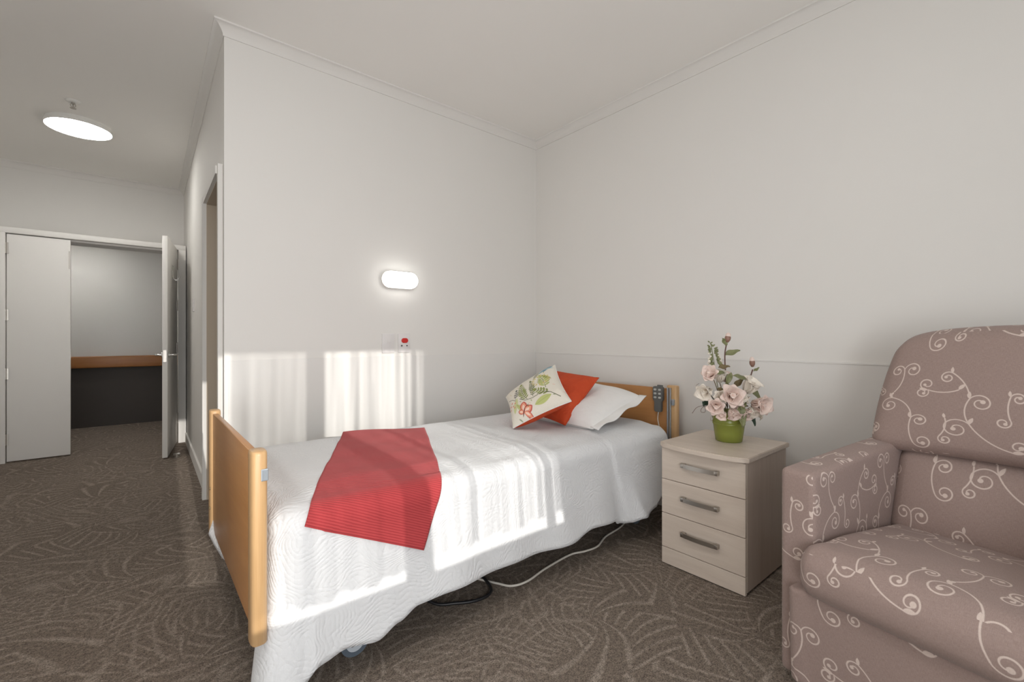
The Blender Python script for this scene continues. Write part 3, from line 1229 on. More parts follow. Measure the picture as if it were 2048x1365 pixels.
# castors
for x, y in ((0.31, 0.06), (0.31, BW - 0.06), (2.04, 0.10), (2.04, BW - 0.10)):
    bm = bmesh.new()
    add_cyl(bm, (x, y - 0.012, 0.05), (x, y + 0.012, 0.05), 0.050, seg=36)
    bmesh.ops.bevel(bm, geom=[e for e in bm.edges if len(e.link_faces) == 2 and e.calc_face_angle(0) > 1.0], offset=0.006, segments=3, affect='EDGES')
    wheel = obj('castor_wheel', bm, 'tyre', bed, auto=40)
    bm = bmesh.new()
    add_cyl(bm, (x, y - 0.0145, 0.05), (x, y + 0.0145, 0.05), 0.032, seg=28)
    for s in (-1, 1):
        add_cyl(bm, (x, y + s * 0.0145, 0.05), (x, y + s * 0.018, 0.05), 0.008, seg=12)
    obj('hub', bm, 'hub', wheel, auto=40)
    bm = bmesh.new()
    add_box(bm, (x - 0.018, y - 0.026, 0.045), (x + 0.018, y - 0.021, 0.115))
    add_box(bm, (x - 0.018, y + 0.021, 0.045), (x + 0.018, y + 0.026, 0.115))
    add_box(bm, (x - 0.030, y - 0.026, 0.110), (x + 0.030, y + 0.026, 0.125))
    obj('castor_fork', bm, 'grey_plastic', bed)

# mattress under the spread
TOP = 0.590
mt = empty('mattress', (BX, BY, 0.38), BRZ)
tag(mt, 'thick mattress on the bed, hidden under the white quilted bedspread', 'mattress')
box('mattress_body', (0.06, 0.02, 0.0), (HX - 0.06, BW - 0.02, TOP - 0.38 - 0.014), 'linen', mt, 0.05, 4)

# ---- bedspread: a top of nested rings plus a hanging skirt
X0, X1 = 0.052, HX - 0.105
Y0, Y1 = 0.0, BW + 0.005
RC = 0.09


def perimeter():
    """points (x, y, nx, ny, tag) round the top edge: head-far -> foot-far -> foot-near -> head-near"""
    out = []
    def arc_(cx, cy, a0, a1, n, tg):
        for k in range(n):
            a = a0 + (a1 - a0) * k / n
            out.append((cx + RC * math.cos(a), cy + RC * math.sin(a), math.cos(a), math.sin(a), tg))
    def seg_(xa, ya, xb, yb, nx, ny, n, tg):
        for k in range(n):
            f = k / n
            out.append((xa + (xb - xa) * f, ya + (yb - ya) * f, nx, ny, tg))
    out.append((X1, Y1 - 0.02, 1, 0, 'far'))
    seg_(X1 - 0.055, Y1, X0 + RC, Y1, 0, 1, 320, 'far')
    arc_(X0 + RC, Y1 - RC, PI / 2, PI, 12, 'cfar')
    seg_(X0, Y1 - RC, X0, Y0 + RC, -1, 0, 44, 'foot')
    arc_(X0 + RC, Y0 + RC, PI, 1.5 * PI, 14, 'cnear')
    seg_(X0 + RC, Y0, X1 - 0.055, Y0, 0, -1, 320, 'near')
    for k in range(11):
        a = -PI / 2 + (PI / 2) * k / 10
        out.append((X1 - 0.055 + 0.055 * math.cos(a), Y0 + 0.055 + 0.055 * math.sin(a), math.cos(a), math.sin(a), 'head'))
    return out


HEM = [(0.0, 0.045), (0.03, 0.055), (0.10, 0.085), (0.17, 0.100), (0.24, 0.112), (0.34, 0.098), (0.42, 0.130), (0.50, 0.162), (0.61, 0.172), (0.80, 0.165), (1.06, 0.158), (1.30, 0.150), (1.46, 0.175),
       (1.64, 0.160), (1.68, 0.135), (1.735, 0.125), (1.82, 0.150), (1.95, 0.170), (2.04, 0.215), (2.30, 0.260)]


def interp(tab, x):
    if x <= tab[0][0]:
        return tab[0][1]
    for (a, b), (c, d) in zip(tab, tab[1:]):
        if x <= c:
            f = (x - a) / (c - a)
            f = f * f * (3 - 2 * f)
            return b + (d - b) * f
    return tab[-1][1]


XF = 1.655           # where the head part of the spread is folded over the rest


def skirt_flare(x, tg):
    return 0.055 + 0.012 * math.sin(x * 7.1) + 0.010 * math.sin(x * 13 + 1)


def spread_point(px, py, nx, ny, tg, d, drop):
    """position on the skirt, d = 0 at the top edge .. 1 at the hem"""
    r = 0.075
    L = drop
    s = d * L
    if s < r * PI / 2:
        a = s / r
        ox, oz = r * math.sin(a), -r * (1 - math.cos(a))
    else:
        q = (s - r * PI / 2) / max(1e-4, (L - r * PI / 2))
        ox, oz = r, -(r + (s - r * PI / 2))
        ox += q
        ox = r + 0.0 * q
    return ox - r, oz


def quilt_P():
    per = perimeter()
    n = len(per)
    NR, ND = 16, 30
    cy = (Y0 + Y1) / 2
    P = np.zeros((n, NR + ND + 1, 3))
    for i, (x, y, nx, ny, tg) in enumerate(per):
        # inner rings: shrink towards the bed's long centre line
        inx = x - nx * 0.055
        iny = y - ny * 0.055
        cx_ = min(max(inx, X0 + 0.5), X1 - 0.02)
        for j in range(NR + 1):
            f = j / NR
            f2 = f ** 0.8
            qx, qy = cx_ + (inx - cx_) * f2, cy + (iny - cy) * f2
            edge = min(1.0, (1 - f2) * 5)
            z = TOP - 0.010 * (1 - edge) + 0.006 * math.sin(qx * 5.0 + qy * 3) * edge * 0.6 + 0.003 * math.sin(qx * 17 + qy * 9)
            z += 0.008 * edge
            P[i, j] = (qx, qy, z)
        # skirt
        if tg == 'far':
            kf = math.exp(-max(0.0, x - X0 - RC) / 0.16)
            hem, fl, amp = 0.34 - 0.13 * kf, 0.02 + 0.03 * kf, 0.006
        elif tg == 'cfar':
            k = math.sin(2 * math.atan2(ny, -nx))
            hem, fl, amp = 0.21 - 0.0 * k, 0.05 + 0.015 * k, 0.004
        elif tg == 'foot':
            t_y = (y - Y0) / (Y1 - Y0)
            hem = 0.235 - 0.065 * min(1.0, max(0, (t_y - 0.40) / 0.25)) - 0.17 * max(0.0, (0.30 - t_y) / 0.30) + 0.04 * max(0.0, (t_y - 0.75) / 0.25)
            fl, amp = 0.035 * min(1.0, max(0, (t_y - 0.45) / 0.3)) + 0.015 * max(0, (t_y - 0.7) / 0.3) ** 2, 0.006
        elif tg == 'cnear':
            k = max(0.0, 1 - abs(math.atan2(-ny, -nx) - PI / 4) / (PI / 4))
            hem, fl, amp = 0.070 - 0.055 * k, 0.025 + 0.055 * k, 0.004
        elif tg == 'near':
            hem, fl, amp = interp(HEM, x), 0.045, 0.014
        else:
            hem, fl, amp = interp(HEM, x), 0.028, 0.004
        for j in range(1, ND + 1):
            q = j / ND
            r = 0.078
            tot = (TOP - 0.012) - hem
            L = tot + r * (PI / 2 - 1)
            s = q * L
            if s < r * PI / 2:
                a = s / r
                o, z = r * math.sin(a), -r * (1 - math.cos(a))
                g = 0.0
            else:
                g = (s - r * PI / 2) / (L - r * PI / 2)
                o, z = r, -(r + (s - r * PI / 2))
            base_o = -0.055 + o
            fold = math.sin(x * 9.5 + 1.7) * 0.6 + math.sin(x * 21 + 0.4) * 0.35 + 0.35 * math.sin(x * 4.1)
            if tg in ('foot', 'cfar'):
                fold = math.sin(y * 14 + 1.0)
            gg = g ** 1.4
            off = base_o + fl * gg + amp * fold * gg * 1.3
            if tg in ('near', 'head'):
                # the turned-over head part hangs as a thicker layer with a clear edge
                e = 1 / (1 + math.exp(-(x - XF - 0.10 * g) / 0.0045))
                off += 0.015 * e * min(1.0, g * 6 + 0.4)
                off += 0.026 * gg * math.exp(-((x - XF - 0.07 - 0.10 * g) / 0.045) ** 2)
                off -= 0.012 * gg * math.exp(-((x - XF + 0.05 - 0.10 * g) / 0.04) ** 2)
            P[i, NR + j] = (x + nx * off, y + ny * off, TOP - 0.010 + z)
        for j in range(NR + 1):
            qx, qy, z = P[i, j]
            xe = XF - 0.25 * max(0.0, (qy - Y0 - 0.05))
            e = 1 / (1 + math.exp(-(qx - xe) / 0.005))
            P[i, j, 2] += 0.008 * e * max(0.0, 1 - (qy - Y0) / 0.45)
    return P


QP = quilt_P()
q = grid_mesh('bedspread', QP, 'quilt')
q.location = (BX, BY, 0)
q.rotation_euler = (0, 0, BRZ)
me = q.data
bm = bmesh.new()
bm.from_mesh(me)
# close the top along its centre line
bmesh.ops.remove_doubles(bm, verts=bm.verts[:], dist=0.0004)
bmesh.ops.recalc_face_normals(bm, faces=bm.faces[:])
bm.to_mesh(me)
bm.free()
for p in me.polygons:
    p.use_smooth = True
so = q.modifiers.new('thickness', 'SOLIDIFY')
so.thickness = 0.006
so.offset = -1
tag(q, 'white quilted bedspread draped over the bed and hanging down its near side', 'bedspread')

# ---- red throw: a rectangle laid askew over the spread; worked out on the unrolled cross section
bv = None


def section(x, s):
    """the spread's near cross-section: s = path length from the far top edge; returns local (x, y, z) and normal"""
    r = 0.078
    y_edge = Y0 + 0.055
    flat = (Y1 - 0.05) - y_edge
    if s < flat:
        yy = Y1 - 0.05 - s
        z = TOP + 0.004 + 0.006 * math.sin(x * 5.0 + yy * 3) * 0.6 + 0.003 * math.sin(x * 17 + yy * 9)
        if s > flat - 0.1:
            z -= 0.016 * ((s - flat + 0.1) / 0.1)
        return Vector((x, yy, z)), Vector((0, 0, 1))
    s2 = s - flat
    z_e = TOP - 0.012
    if s2 < r * PI / 2:
        a = s2 / r
        return Vector((x, y_edge - r * math.sin(a), z_e + 0.002 - r * (1 - math.cos(a)))), Vector((0, -math.sin(a), math.cos(a)))
    hem = interp(HEM, x)
    tot = (TOP - 0.012) - hem
    L = tot + r * (PI / 2 - 1)
    g = (s2 - r * PI / 2) / (L - r * PI / 2)
    fold = math.sin(x * 9.5 + 1.7) * 0.6 + math.sin(x * 21 + 0.4) * 0.35 + 0.35 * math.sin(x * 4.1)
    gg = max(0.0, g) ** 1.4
    off = 0.045 * gg + 0.014 * fold * gg * 1.3
    return Vector((x, y_edge - r - off, z_e - r - (s2 - r * PI / 2))), Vector((0, -1, 0))


# far edge corner, long direction and cross direction, all in unrolled (x, s)
A = Vector((0.600, -0.02))
LD = Vector((-0.415, 0.910)).normalized()
WD = Vector((LD.y, -LD.x))
LEN, WID = 1.150, 0.445
nl, nw = 120, 48
for_uv = np.zeros((nw + 1, nl + 1, 2))
RP = np.zeros((nw + 1, nl + 1, 3))
for i in range(nw + 1):
    for j in range(nl + 1):
        l_, w_ = LEN * j / nl, WID * i / nw
        p2 = A + LD * l_ + WD * w_
        ss = max(0.0, p2.y)
        p, n_ = section(p2.x, ss)
        if p2.y < 0:
            p.y -= p2.y * 1.0
        lift = 0.0065 + 0.0015 * math.sin(l_ * 30 + w_ * 12)
        RP[i, j] = p + n_ * lift
        for_uv[i, j] = (w_, l_)
ru = grid_mesh('throw', RP, 'runner', uv=for_uv)
ru.location = (BX, BY, 0)
ru.rotation_euler = (0, 0, BRZ)
so = ru.modifiers.new('thickness', 'SOLIDIFY')
so.thickness = 0.004
so.offset = 1
tag(ru, 'ribbed red throw laid askew across the foot end of the white bedspread', 'throw')


# ------------------------------------------------------------------ cushions
def cushion_grid(corners, T, n=40, pull=0.07, side=1, sag=0.0, seam=0.0, pw=0.5):
    b_, r_, t_, l_ = [np.array(c, float) for c in corners]   # (s,t) = (-1,-1),(1,-1),(1,1),(-1,1)
    nrm = np.cross(r_ - b_, l_ - b_)
    nrm /= np.linalg.norm(nrm)
    P = np.zeros((n + 1, n + 1, 3))
    UV = np.zeros((n + 1, n + 1, 2))
    for i in range(n + 1):
        for j in range(n + 1):
            s = -1 + 2 * i / n
            t = -1 + 2 * j / n
            s = math.sin(s * PI / 2) * 0.35 + s * 0.65
            t = math.sin(t * PI / 2) * 0.35 + t * 0.65
            ss = s * (1 - pull * (1 - t * t))
            tt = t * (1 - pull * (1 - s * s))
            u, v = (ss + 1) / 2, (tt + 1) / 2
            base = b_ * (1 - u) * (1 - v) + r_ * u * (1 - v) + t_ * u * v + l_ * (1 - u) * v
            h = ((1 - s ** 4) * (1 - t ** 4))
            h = max(0.0, h) ** pw * (1 - 0.25 * (s * s + t * t) / 2)
            wr = 0.03 * math.sin(s * 7 + t * 3) * (1 - s * s) + 0.02 * math.sin(t * 11 + 2) * (1 - t * t)
            P[i, j] = base + nrm * side * (T / 2) * (h * (1 + wr)) + nrm * side * 0.0005
            UV[i, j] = (u, v)
    return P, UV


def piping(corners, r, m, parent, pull=0.07, n=30, name='piping'):
    b_, r_, t_, l_ = [np.array(c, float) for c in corners]
    pts = []
    for (s0, t0, s1, t1) in ((-1, -1, 1, -1), (1, -1, 1, 1), (1, 1, -1, 1), (-1, 1, -1, -1)):
        for k in range(n):
            s, t = s0 + (s1 - s0) * k / n, t0 + (t1 - t0) * k / n
            ss = s * (1 - pull * (1 - t * t))
            tt = t * (1 - pull * (1 - s * s))
            u, v = (ss + 1) / 2, (tt + 1) / 2
            pts.append(Vector(b_ * (1 - u) * (1 - v) + r_ * u * (1 - v) + t_ * u * v + l_ * (1 - u) * v))
    pts.append(pts[0])
    bm = bmesh.new()
    add_tube(bm, pts, r, 6, caps=False)
    return obj(name, bm, m, parent, smooth=True)


def thing_at(name, loc):
    return empty(name, loc)


def rel(corners, o):
    return [tuple(np.array(c) - np.array(o)) for c in corners]


# white pillow against the headboard
PC = [(1.945, 1.625, 0.615), (2.475, 1.672, 0.745), (2.500, 2.38, 0.77), (1.97, 2.36, 0.615)]
o0 = (2.2, 2.0, 0.60)
pl = thing_at('pillow', o0)
tag(pl, 'plump white pillow propped against the beech headboard', 'pillow')
pc = rel(PC, o0)
P, U_ = cushion_grid(pc, 0.20, 44, 0.03, 1, pw=0.45)
grid_mesh('pillowcase_front', P, 'linen', pl)
P, U_ = cushion_grid(pc, 0.11, 30, 0.03, -1, pw=0.45)
P = P[:, ::-1]
grid_mesh('pillowcase_back', P, 'linen', pl)
# open flange of the pillowcase along the near end
fl = np.zeros((30, 6, 3))
c0, c1 = np.array(pc[0]), np.array(pc[1])
for i in range(30):
    u = i / 29
    for j in range(6):
        v = j / 5
        base = c0 * (1 - u) + c1 * u
        fl[i, j] = base + np.array([0, -0.035 * v + 0.02 * (1 - v), 0.010 * math.sin(u * 14) * v + 0.01 * (1 - v)])
fl_o = grid_mesh('flange', fl, 'linen', pl)
so = fl_o.modifiers.new('thickness', 'SOLIDIFY')
so.thickness = 0.004

# plain orange-red cushion
PC = [(1.905, 1.800, 0.618), (2.224, 1.815, 0.872), (2.237, 2.240, 0.895), (1.936, 2.220, 0.640)]
o0 = (2.0, 2.0, 0.60)
rc = thing_at('scatter_cushion', o0)
tag(rc, 'plain orange-red scatter cushion between the patterned cushion and the white pillow', 'cushion')
pc = rel(PC, o0)
P, U_ = cushion_grid(pc, 0.13, 40, 0.07, 1)
grid_mesh('cover_front', P, 'orange_red', rc)
P, U_ = cushion_grid(pc, 0.11, 40, 0.07, -1)
grid_mesh('cover_back', P[:, ::-1], 'orange_red', rc)
piping(pc, 0.0035, 'orange_red', rc)

# botanical print cushion with an orange-red back
PC = [(1.634, 1.946, 0.612), (1.774, 1.631, 0.786), (1.978, 1.955, 0.957), (1.854, 2.279, 0.735)]
o0 = (1.8, 1.95, 0.60)
bc = thing_at('scatter_cushion', o0)
tag(bc, 'cream scatter cushion printed with green leaves and a butterfly, tilted at the front', 'cushion')
pc = rel(PC, o0)
NP = 170
P, U_ = cushion_grid(pc, 0.125, NP, 0.07, 1)
o = grid_mesh('printed_front', P, 'print', bc)


def botanical(u, v):
    """cloth colour at u along the bottom edge, v up the side (numpy arrays, 0..1)"""
    col = np.zeros(u.shape + (3,))
    col[...] = srgb(226, 220, 208)

    def paint(mask, c, a=1.0):
        k = (np.clip(mask, 0, 1) * a)[..., None]
        col[...] = col * (1 - k) + np.array(srgb(*c)) * k

    def leaf(x, y, ang, L, wd, c, a=1.0, vein=None):
        ca, sa = math.cos(ang), math.sin(ang)
        lx = (u - x) * ca + (v - y) * sa
        ly = -(u - x) * sa + (v - y) * ca
        f = lx / L
        q = 4 * f * (1 - f)
        hw = wd * np.maximum(q, 0) ** 0.8
        paint((hw - np.abs(ly)) / 0.004 + 0.5 * (q > 0) - (q <= 0) * 9, c, a)
        if vein:
            paint(((0.0035 - np.abs(ly)) / 0.002) * ((f > 0.0) & (f < 1)), vein, 0.9)

    def stroke(pts, w, c):
        for (x0, y0), (x1, y1) in zip(pts, pts[1:]):
            dx, dy = x1 - x0, y1 - y0
            ll = dx * dx + dy * dy
            t = np.clip(((u - x0) * dx + (v - y0) * dy) / ll, 0, 1)
            d = np.hypot(u - x0 - t * dx, v - y0 - t * dy)
            paint((w - d) / 0.003 + 0.5, c)

    def frond(x, y, ang, L, n, lw, ll, c, cv, bend=0.0):
        pts = []
        a = ang
        px, py = x, y
        for k in range(n + 1):
            pts.append((px, py))
            px += math.cos(a) * L / n
            py += math.sin(a) * L / n
            a += bend / n
        stroke(pts, 0.004, cv)
        a = ang
        for k in range(1, n + 1):
            a += bend / n
            s = 1 - 0.45 * abs(2 * k / n - 0.9)
            for sg in (-1, 1):
                leaf(pts[k][0], pts[k][1], a + sg * 0.95, ll * s, lw * s, c, 0.95, cv)
        leaf(pts[-1][0], pts[-1][1], a, ll * 0.8, lw, c, 0.95, cv)
    G1, G2, G3, DK = (150, 160, 92), (188, 194, 128), (108, 120, 72), (84, 90, 58)
    frond(0.42, 0.30, 1.9, 0.42, 9, 0.020, 0.11, G1, DK, -0.5)
    frond(0.52, 0.30, 1.35, 0.36, 9, 0.014, 0.075, G3, DK, 0.25)
    frond(0.76, 0.36, 1.5, 0.30, 6, 0.026, 0.13, G2, G3, 0.3)
    frond(0.80, 0.22, 2.5, 0.26, 5, 0.022, 0.10, G1, DK, -0.2)
    frond(0.22, 0.45, 1.2, 0.22, 4, 0.016, 0.07, (110, 112, 105), (80, 82, 80), 0.3)
    frond(0.62, 0.70, 1.0, 0.22, 6, 0.010, 0.06, (120, 124, 96), DK, 0.2)
    leaf(0.50, 0.13, 0.15, 0.30, 0.055, G2, 1, G1)
    leaf(0.14, 0.16, 1.2, 0.32, 0.045, (205, 208, 160), 1, G2)
    leaf(0.30, 0.08, 1.9, 0.25, 0.035, G2, 0.9, G1)
    leaf(0.88, 0.55, 2.2, 0.2, 0.03, G1, 0.9, DK)
    stroke([(0.30, 0.40), (0.38, 0.30), (0.50, 0.27), (0.66, 0.28), (0.80, 0.22), (0.90, 0.10)], 0.006, DK)
    stroke([(0.08, 0.62), (0.16, 0.52), (0.22, 0.42)], 0.004, DK)
    # pink and coral blossom sprigs
    for (x, y) in ((0.10, 0.40), (0.15, 0.35), (0.08, 0.33), (0.14, 0.44), (0.20, 0.38), (0.05, 0.47), (0.17, 0.29)):
        d = np.hypot(u - x, v - y)
        paint((0.020 - d) / 0.004, (222, 150, 132), 0.9)
        paint((0.007 - d) / 0.003, (170, 70, 70))
    for k in range(14):
        a = k * 0.45
        x, y = 0.72 + 0.10 * math.cos(a), 0.60 + 0.09 * math.sin(a)
        leaf(x, y, a, 0.06, 0.014, (214, 204, 138), 0.9, (190, 150, 90))
    # blue bird-like bloom in the top corner
    leaf(0.97, 0.95, 3.7, 0.30, 0.040, (140, 172, 186), 1, (84, 112, 130))
    leaf(0.93, 0.97, 4.1, 0.22, 0.030, (112, 150, 170), 1, (70, 96, 116))
    leaf(0.97, 0.88, 3.2, 0.16, 0.022, (170, 192, 198), 1)
    # butterfly
    bx, by = 0.29, 0.10
    CR, CO, WI = (196, 92, 84), (232, 160, 132), (240, 212, 196)
    for (ang, L, wd) in ((1.25, 0.19, 0.060), (0.25, 0.17, 0.055), (2.6, 0.10, 0.040), (-0.7, 0.12, 0.040)):
        leaf(bx, by, ang, L, wd, CR)
        leaf(bx, by, ang, L * 0.88, wd * 0.72, CO)
        leaf(bx + 0.02 * math.cos(ang), by + 0.02 * math.sin(ang), ang, L * 0.55, wd * 0.35, WI)
    leaf(bx - 0.05, by - 0.05, 0.85, 0.16, 0.009, (120, 60, 56))
    stroke([(bx + 0.05, by + 0.06), (bx + 0.12, by + 0.09)], 0.003, (120, 60, 56))
    # small scattered marks
    rnd = random.Random(5)
    for k in range(26):
        x, y = rnd.uniform(0.05, 0.95), rnd.uniform(0.05, 0.95)
        leaf(x, y, rnd.uniform(0, 6.3), 0.05, 0.009, rnd.choice([G1, G3, (205, 190, 150), (226, 190, 172)]), 0.7)
    return col


me = o.data
cols = botanical(U_[..., 0].ravel(), U_[..., 1].ravel())
ca = me.color_attributes.new('print', 'FLOAT_COLOR', 'POINT')
arr = np.ones((len(me.vertices), 4), dtype=np.float32)
arr[:, :3] = cols
ca.data.foreach_set('color', arr.ravel())
P, U_ = cushion_grid(pc, 0.14, 40, 0.07, -1)
ob = grid_mesh('plain_back', P[:, ::-1], 'orange_red', bc)
ob['label'] = 'orange-red cushion back'
piping(pc, 0.0022, 'linen', bc)

# ------------------------------------------------------------------ bed handset with coiled lead
hs = empty('bed_handset', (2.568, 1.612, 0.742), BRZ)
tag(hs, 'dark grey bed remote with pale buttons hooked on the headboard', 'remote control')
bm = bmesh.new()
outline = [(-0.036, 0.062), (-0.030, 0.070), (0.030, 0.070), (0.036, 0.062), (0.036, -0.012), (0.025, -0.026), (0.025, -0.086), (0.019, -0.092), (-0.019, -0.092), (-0.025, -0.086), (-0.025, -0.026), (-0.036, -0.012)]
add_prism(bm, outline, 0, -0.012, 0.012)
bmesh.ops.bevel(bm, geom=bm.edges[:], offset=0.003, segments=2, affect='EDGES')
obj('handset_body', bm, 'grey_plastic', hs, auto=40)
for r_ in range(3):
    for c_ in (-1, 1):
        oval = oval_body('button', [(0.020, 0.013, 0.0), (0.020, 0.013, 0.003), (0.016, 0.010, 0.0045)], 'button', hs)
        oval.rotation_euler = (0, 0, -PI / 2)
        oval.location = (-0.0118, c_ * 0.016, 0.050 - r_ * 0.025)
bm = bmesh.new()
add_box(bm, (0.010, -0.018, 0.020), (0.026, 0.018, 0.078), 0.003)
obj('hook', bm, 'grey_plastic', hs, auto=40)
bm = bmesh.new()
pts = smooth_path([(0.0, 0.0, -0.092), (-0.004, 0.002, -0.14), (-0.004, -0.008, -0.19), (0.0, 0.0, -0.225)], 8)
x_, y_, z_ = 0.0, 0.0, -0.225
coil = []
for k in range(24 * 20):
    a = 2 * PI * k / 20
    f = k / (24 * 20)
    cyy = 0.0 + 0.030 * math.sin(f * 1.4)
    coil.append((0.012 * math.cos(a) - 0.012, cyy + 0.012 * math.sin(a), -0.225 - 0.235 * f))
pts = pts + [Vector(c) for c in coil] + [Vector((0.0, 0.03, -0.47)), Vector((0.0, 0.03, -0.60))]
add_tube(bm, pts, 0.0032, 8)
obj('coiled_lead', bm, 'cable_white', hs, smooth=True)

# cables on the carpet under the bed
bm = bmesh.new()
add_tube(bm, smooth_path([(1.10, 1.95, 0.08), (1.20, 1.75, 0.010), (1.262, 1.605, 0.009), (1.300, 1.55, 0.009), (1.38, 1.537, 0.009), (1.52, 1.565, 0.009), (1.711, 1.583, 0.009), (1.80, 1.560, 0.009), (1.894, 1.554, 0.009), (2.02, 1.60, 0.009), (2.214, 1.632, 0.009), (2.40, 1.72, 0.009), (2.60, 1.85, 0.009)], 10), 0.0052, 8)
cb = obj('power_cable', bm, 'cable_white', smooth=True)
tag(cb, 'pale grey cable curving over the carpet under the edge of the bed', 'cable')
bm = bmesh.new()
add_tube(bm, smooth_path([(0.90, 1.80, 0.05), (0.96, 1.66, 0.010), (1.034, 1.600, 0.009), (1.10, 1.565, 0.009), (1.17, 1.562, 0.009), (1.215, 1.60, 0.009), (1.235, 1.68, 0.012), (1.22, 1.80, 0.05)], 10), 0.0065, 8)
cb = obj('power_cable', bm, 'cable_black', smooth=True)
tag(cb, 'thick black cable looping on the carpet below the hem of the bedspread', 'cable')

# ------------------------------------------------------------------ bedside cabinet
CX0, CX1, CY0, CY1 = 2.020, 2.480, 0.846, 1.250
cab = empty('bedside_cabinet', ((CX0 + CX1) / 2, (CY0 + CY1) / 2, 0))
tag(cab, 'pale wood-grain bedside cabinet with three drawers, between bed and armchair', 'bedside cabinet')
hw, hd = (CY1 - CY0) / 2, (CX1 - CX0) / 2
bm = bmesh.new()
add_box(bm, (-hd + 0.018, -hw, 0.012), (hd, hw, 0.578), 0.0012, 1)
obj('body', bm, 'ash_shaded', cab, auto=35)
# top slab with bowed front edge
bm = bmesh.new()
poly = [(hd + 0.008, -hw - 0.012), (hd + 0.008, hw + 0.012)]
n = 24
for k in range(n + 1):
    t = k / n
    y = (hw + 0.012) - (2 * hw + 0.024) * t
    e = 2 * t - 1
    bow = 0.038 * (1 - abs(e) ** 2.6)
    corner = 0.012 * max(0, (abs(e) - 0.93) / 0.07) ** 2
    poly.append((-hd - 0.004 - bow + corner, y))
add_prism(bm, poly, 2, 0.580, 0.603)
bmesh.ops.bevel(bm, geom=[e for e in bm.edges if abs(e.verts[0].co.z - e.verts[1].co.z) < 1e-5], offset=0.003, segments=2, affect='EDGES')
obj('top', bm, 'ash', cab, auto=30)
ZD = [(0.0865, 0.2525), (0.2555, 0.4205), (0.4235, 0.576)]
for z0, z1 in ZD:
    bm = bmesh.new()
    add_box(bm, (-hd, -hw + 0.001, z0), (-hd + 0.017, hw - 0.001, z1), 0.0012, 1)
    dr = obj('drawer', bm, 'ash', cab, auto=35)
    # bowed bar handle
    bm = bmesh.new()
    hz = (z0 + z1) / 2 + 0.012
    hy = 0.0
    pts = []
    W_ = 0.088
    for k in range(21):
        e = -1 + 2 * k / 20
        pts.append((-hd - 0.022 - 0.007 * (1 - e * e), hy + e * W_))
    for a, b in zip(pts, pts[1:]):
        pass
    A_ = [bm.verts.new((x, y, hz - 0.010)) for x, y in pts]
    B_ = [bm.verts.new((x, y, hz + 0.010)) for x, y in pts]
    C_ = [bm.verts.new((x + 0.004, y, hz - 0.010)) for x, y in pts]
    D_ = [bm.verts.new((x + 0.004, y, hz + 0.010)) for x, y in pts]
    for k in range(20):
        bm.faces.new((A_[k], A_[k + 1], B_[k + 1], B_[k]))
        bm.faces.new((C_[k], D_[k], D_[k + 1], C_[k + 1]))
        bm.faces.new((B_[k], B_[k + 1], D_[k + 1], D_[k]))
        bm.faces.new((A_[k], C_[k], C_[k + 1], A_[k + 1]))
    for s in (-1, 1):
        add_box(bm, (-hd - 0.024, hy + s * W_ - 0.010 - 0.008 * s, hz - 0.010), (-hd, hy + s * W_ + 0.010 - 0.008 * s, hz + 0.010), 0.002, 2)
    bmesh.ops.recalc_face_normals(bm, faces=bm.faces[:])
    h_ = obj('handle', bm, 'steel', dr, auto=35)
    h_['label'] = 'brushed steel bow handle'
box('plinth', (-hd, -hw + 0.001, 0.004), (-hd + 0.017, hw - 0.001, 0.0835), 'ash', cab, 0.0012, 1)
for x in (-hd + 0.03, hd - 0.03):
    for y in (-hw + 0.03, hw - 0.03):
        bm = bmesh.new()
        add_cyl(bm, (x, y, 0.0), (x, y, 0.014), 0.014, seg=16)
        obj('glide', bm, 'dark_plastic', cab)

# ------------------------------------------------------------------ flower arrangement
FX, FY, FZ = 2.300, 1.045, 0.603
fa = empty('potted_flowers', (FX, FY, FZ))
tag(fa, 'arrangement of blush magnolias and buds in a green metal pot on the bedside cabinet', 'flower arrangement')
bm = bmesh.new()
rb, rt, hp = 0.062, 0.081, 0.148
add_lathe(bm, [(0, 0.003), (rb - 0.004, 0.0), (rb, 0.003), (rb + (rt - rb) * .30, hp * .30), (rb + (rt - rb) * .56, hp * .56), (rb + (rt - rb) * .58 + .0018, hp * .575),
               (rb + (rt - rb) * .62 + .0018, hp * .61), (rb + (rt - rb) * .64, hp * .63), (rb + (rt - rb) * .68 + .0018, hp * .66), (rb + (rt - rb) * .70, hp * .69), (rt, hp - .004), (rt + 0.003, hp - 0.001), (rt + 0.001, hp + 0.002), (rt - 0.003, hp - 0.001), (rt - 0.010, hp * .8), (0, hp * .8)], 48)
obj('pot', bm, 'pot', fa, auto=50)
bm = bmesh.new()
add_lathe(bm, [(0, hp * 0.86), (0.04, hp * .85), (rt - 0.008, hp * .82)], 24)
obj('filler', bm, 'dark_gap', fa)

# directions in the picture: R = to the right, U = up, T = towards the camera
RV = Vector((math.sin(YAW), -math.cos(YAW), 0))
TV = Vector((-math.cos(YAW), -math.sin(YAW), 0))
PXM = 902.0 / 2.28   # pixels per metre at the pot


def fp(px, py, depth=0.0):
    """place a flower part: offset in picture pixels from the middle of the pot foot (1455, 882)"""
    k = (2.28 - depth) / 2.28 / PXM
    return RV * ((px - 1455) * k) + Vector((0, 0, (882 - py) * k)) + TV * depth


def stem(pts, r=0.0028, m='stem'):
    bm = bmesh.new()
    add_tube(bm, smooth_path(pts, 6), r, 7)
    return obj('stem', bm, m, fa, smooth=True)


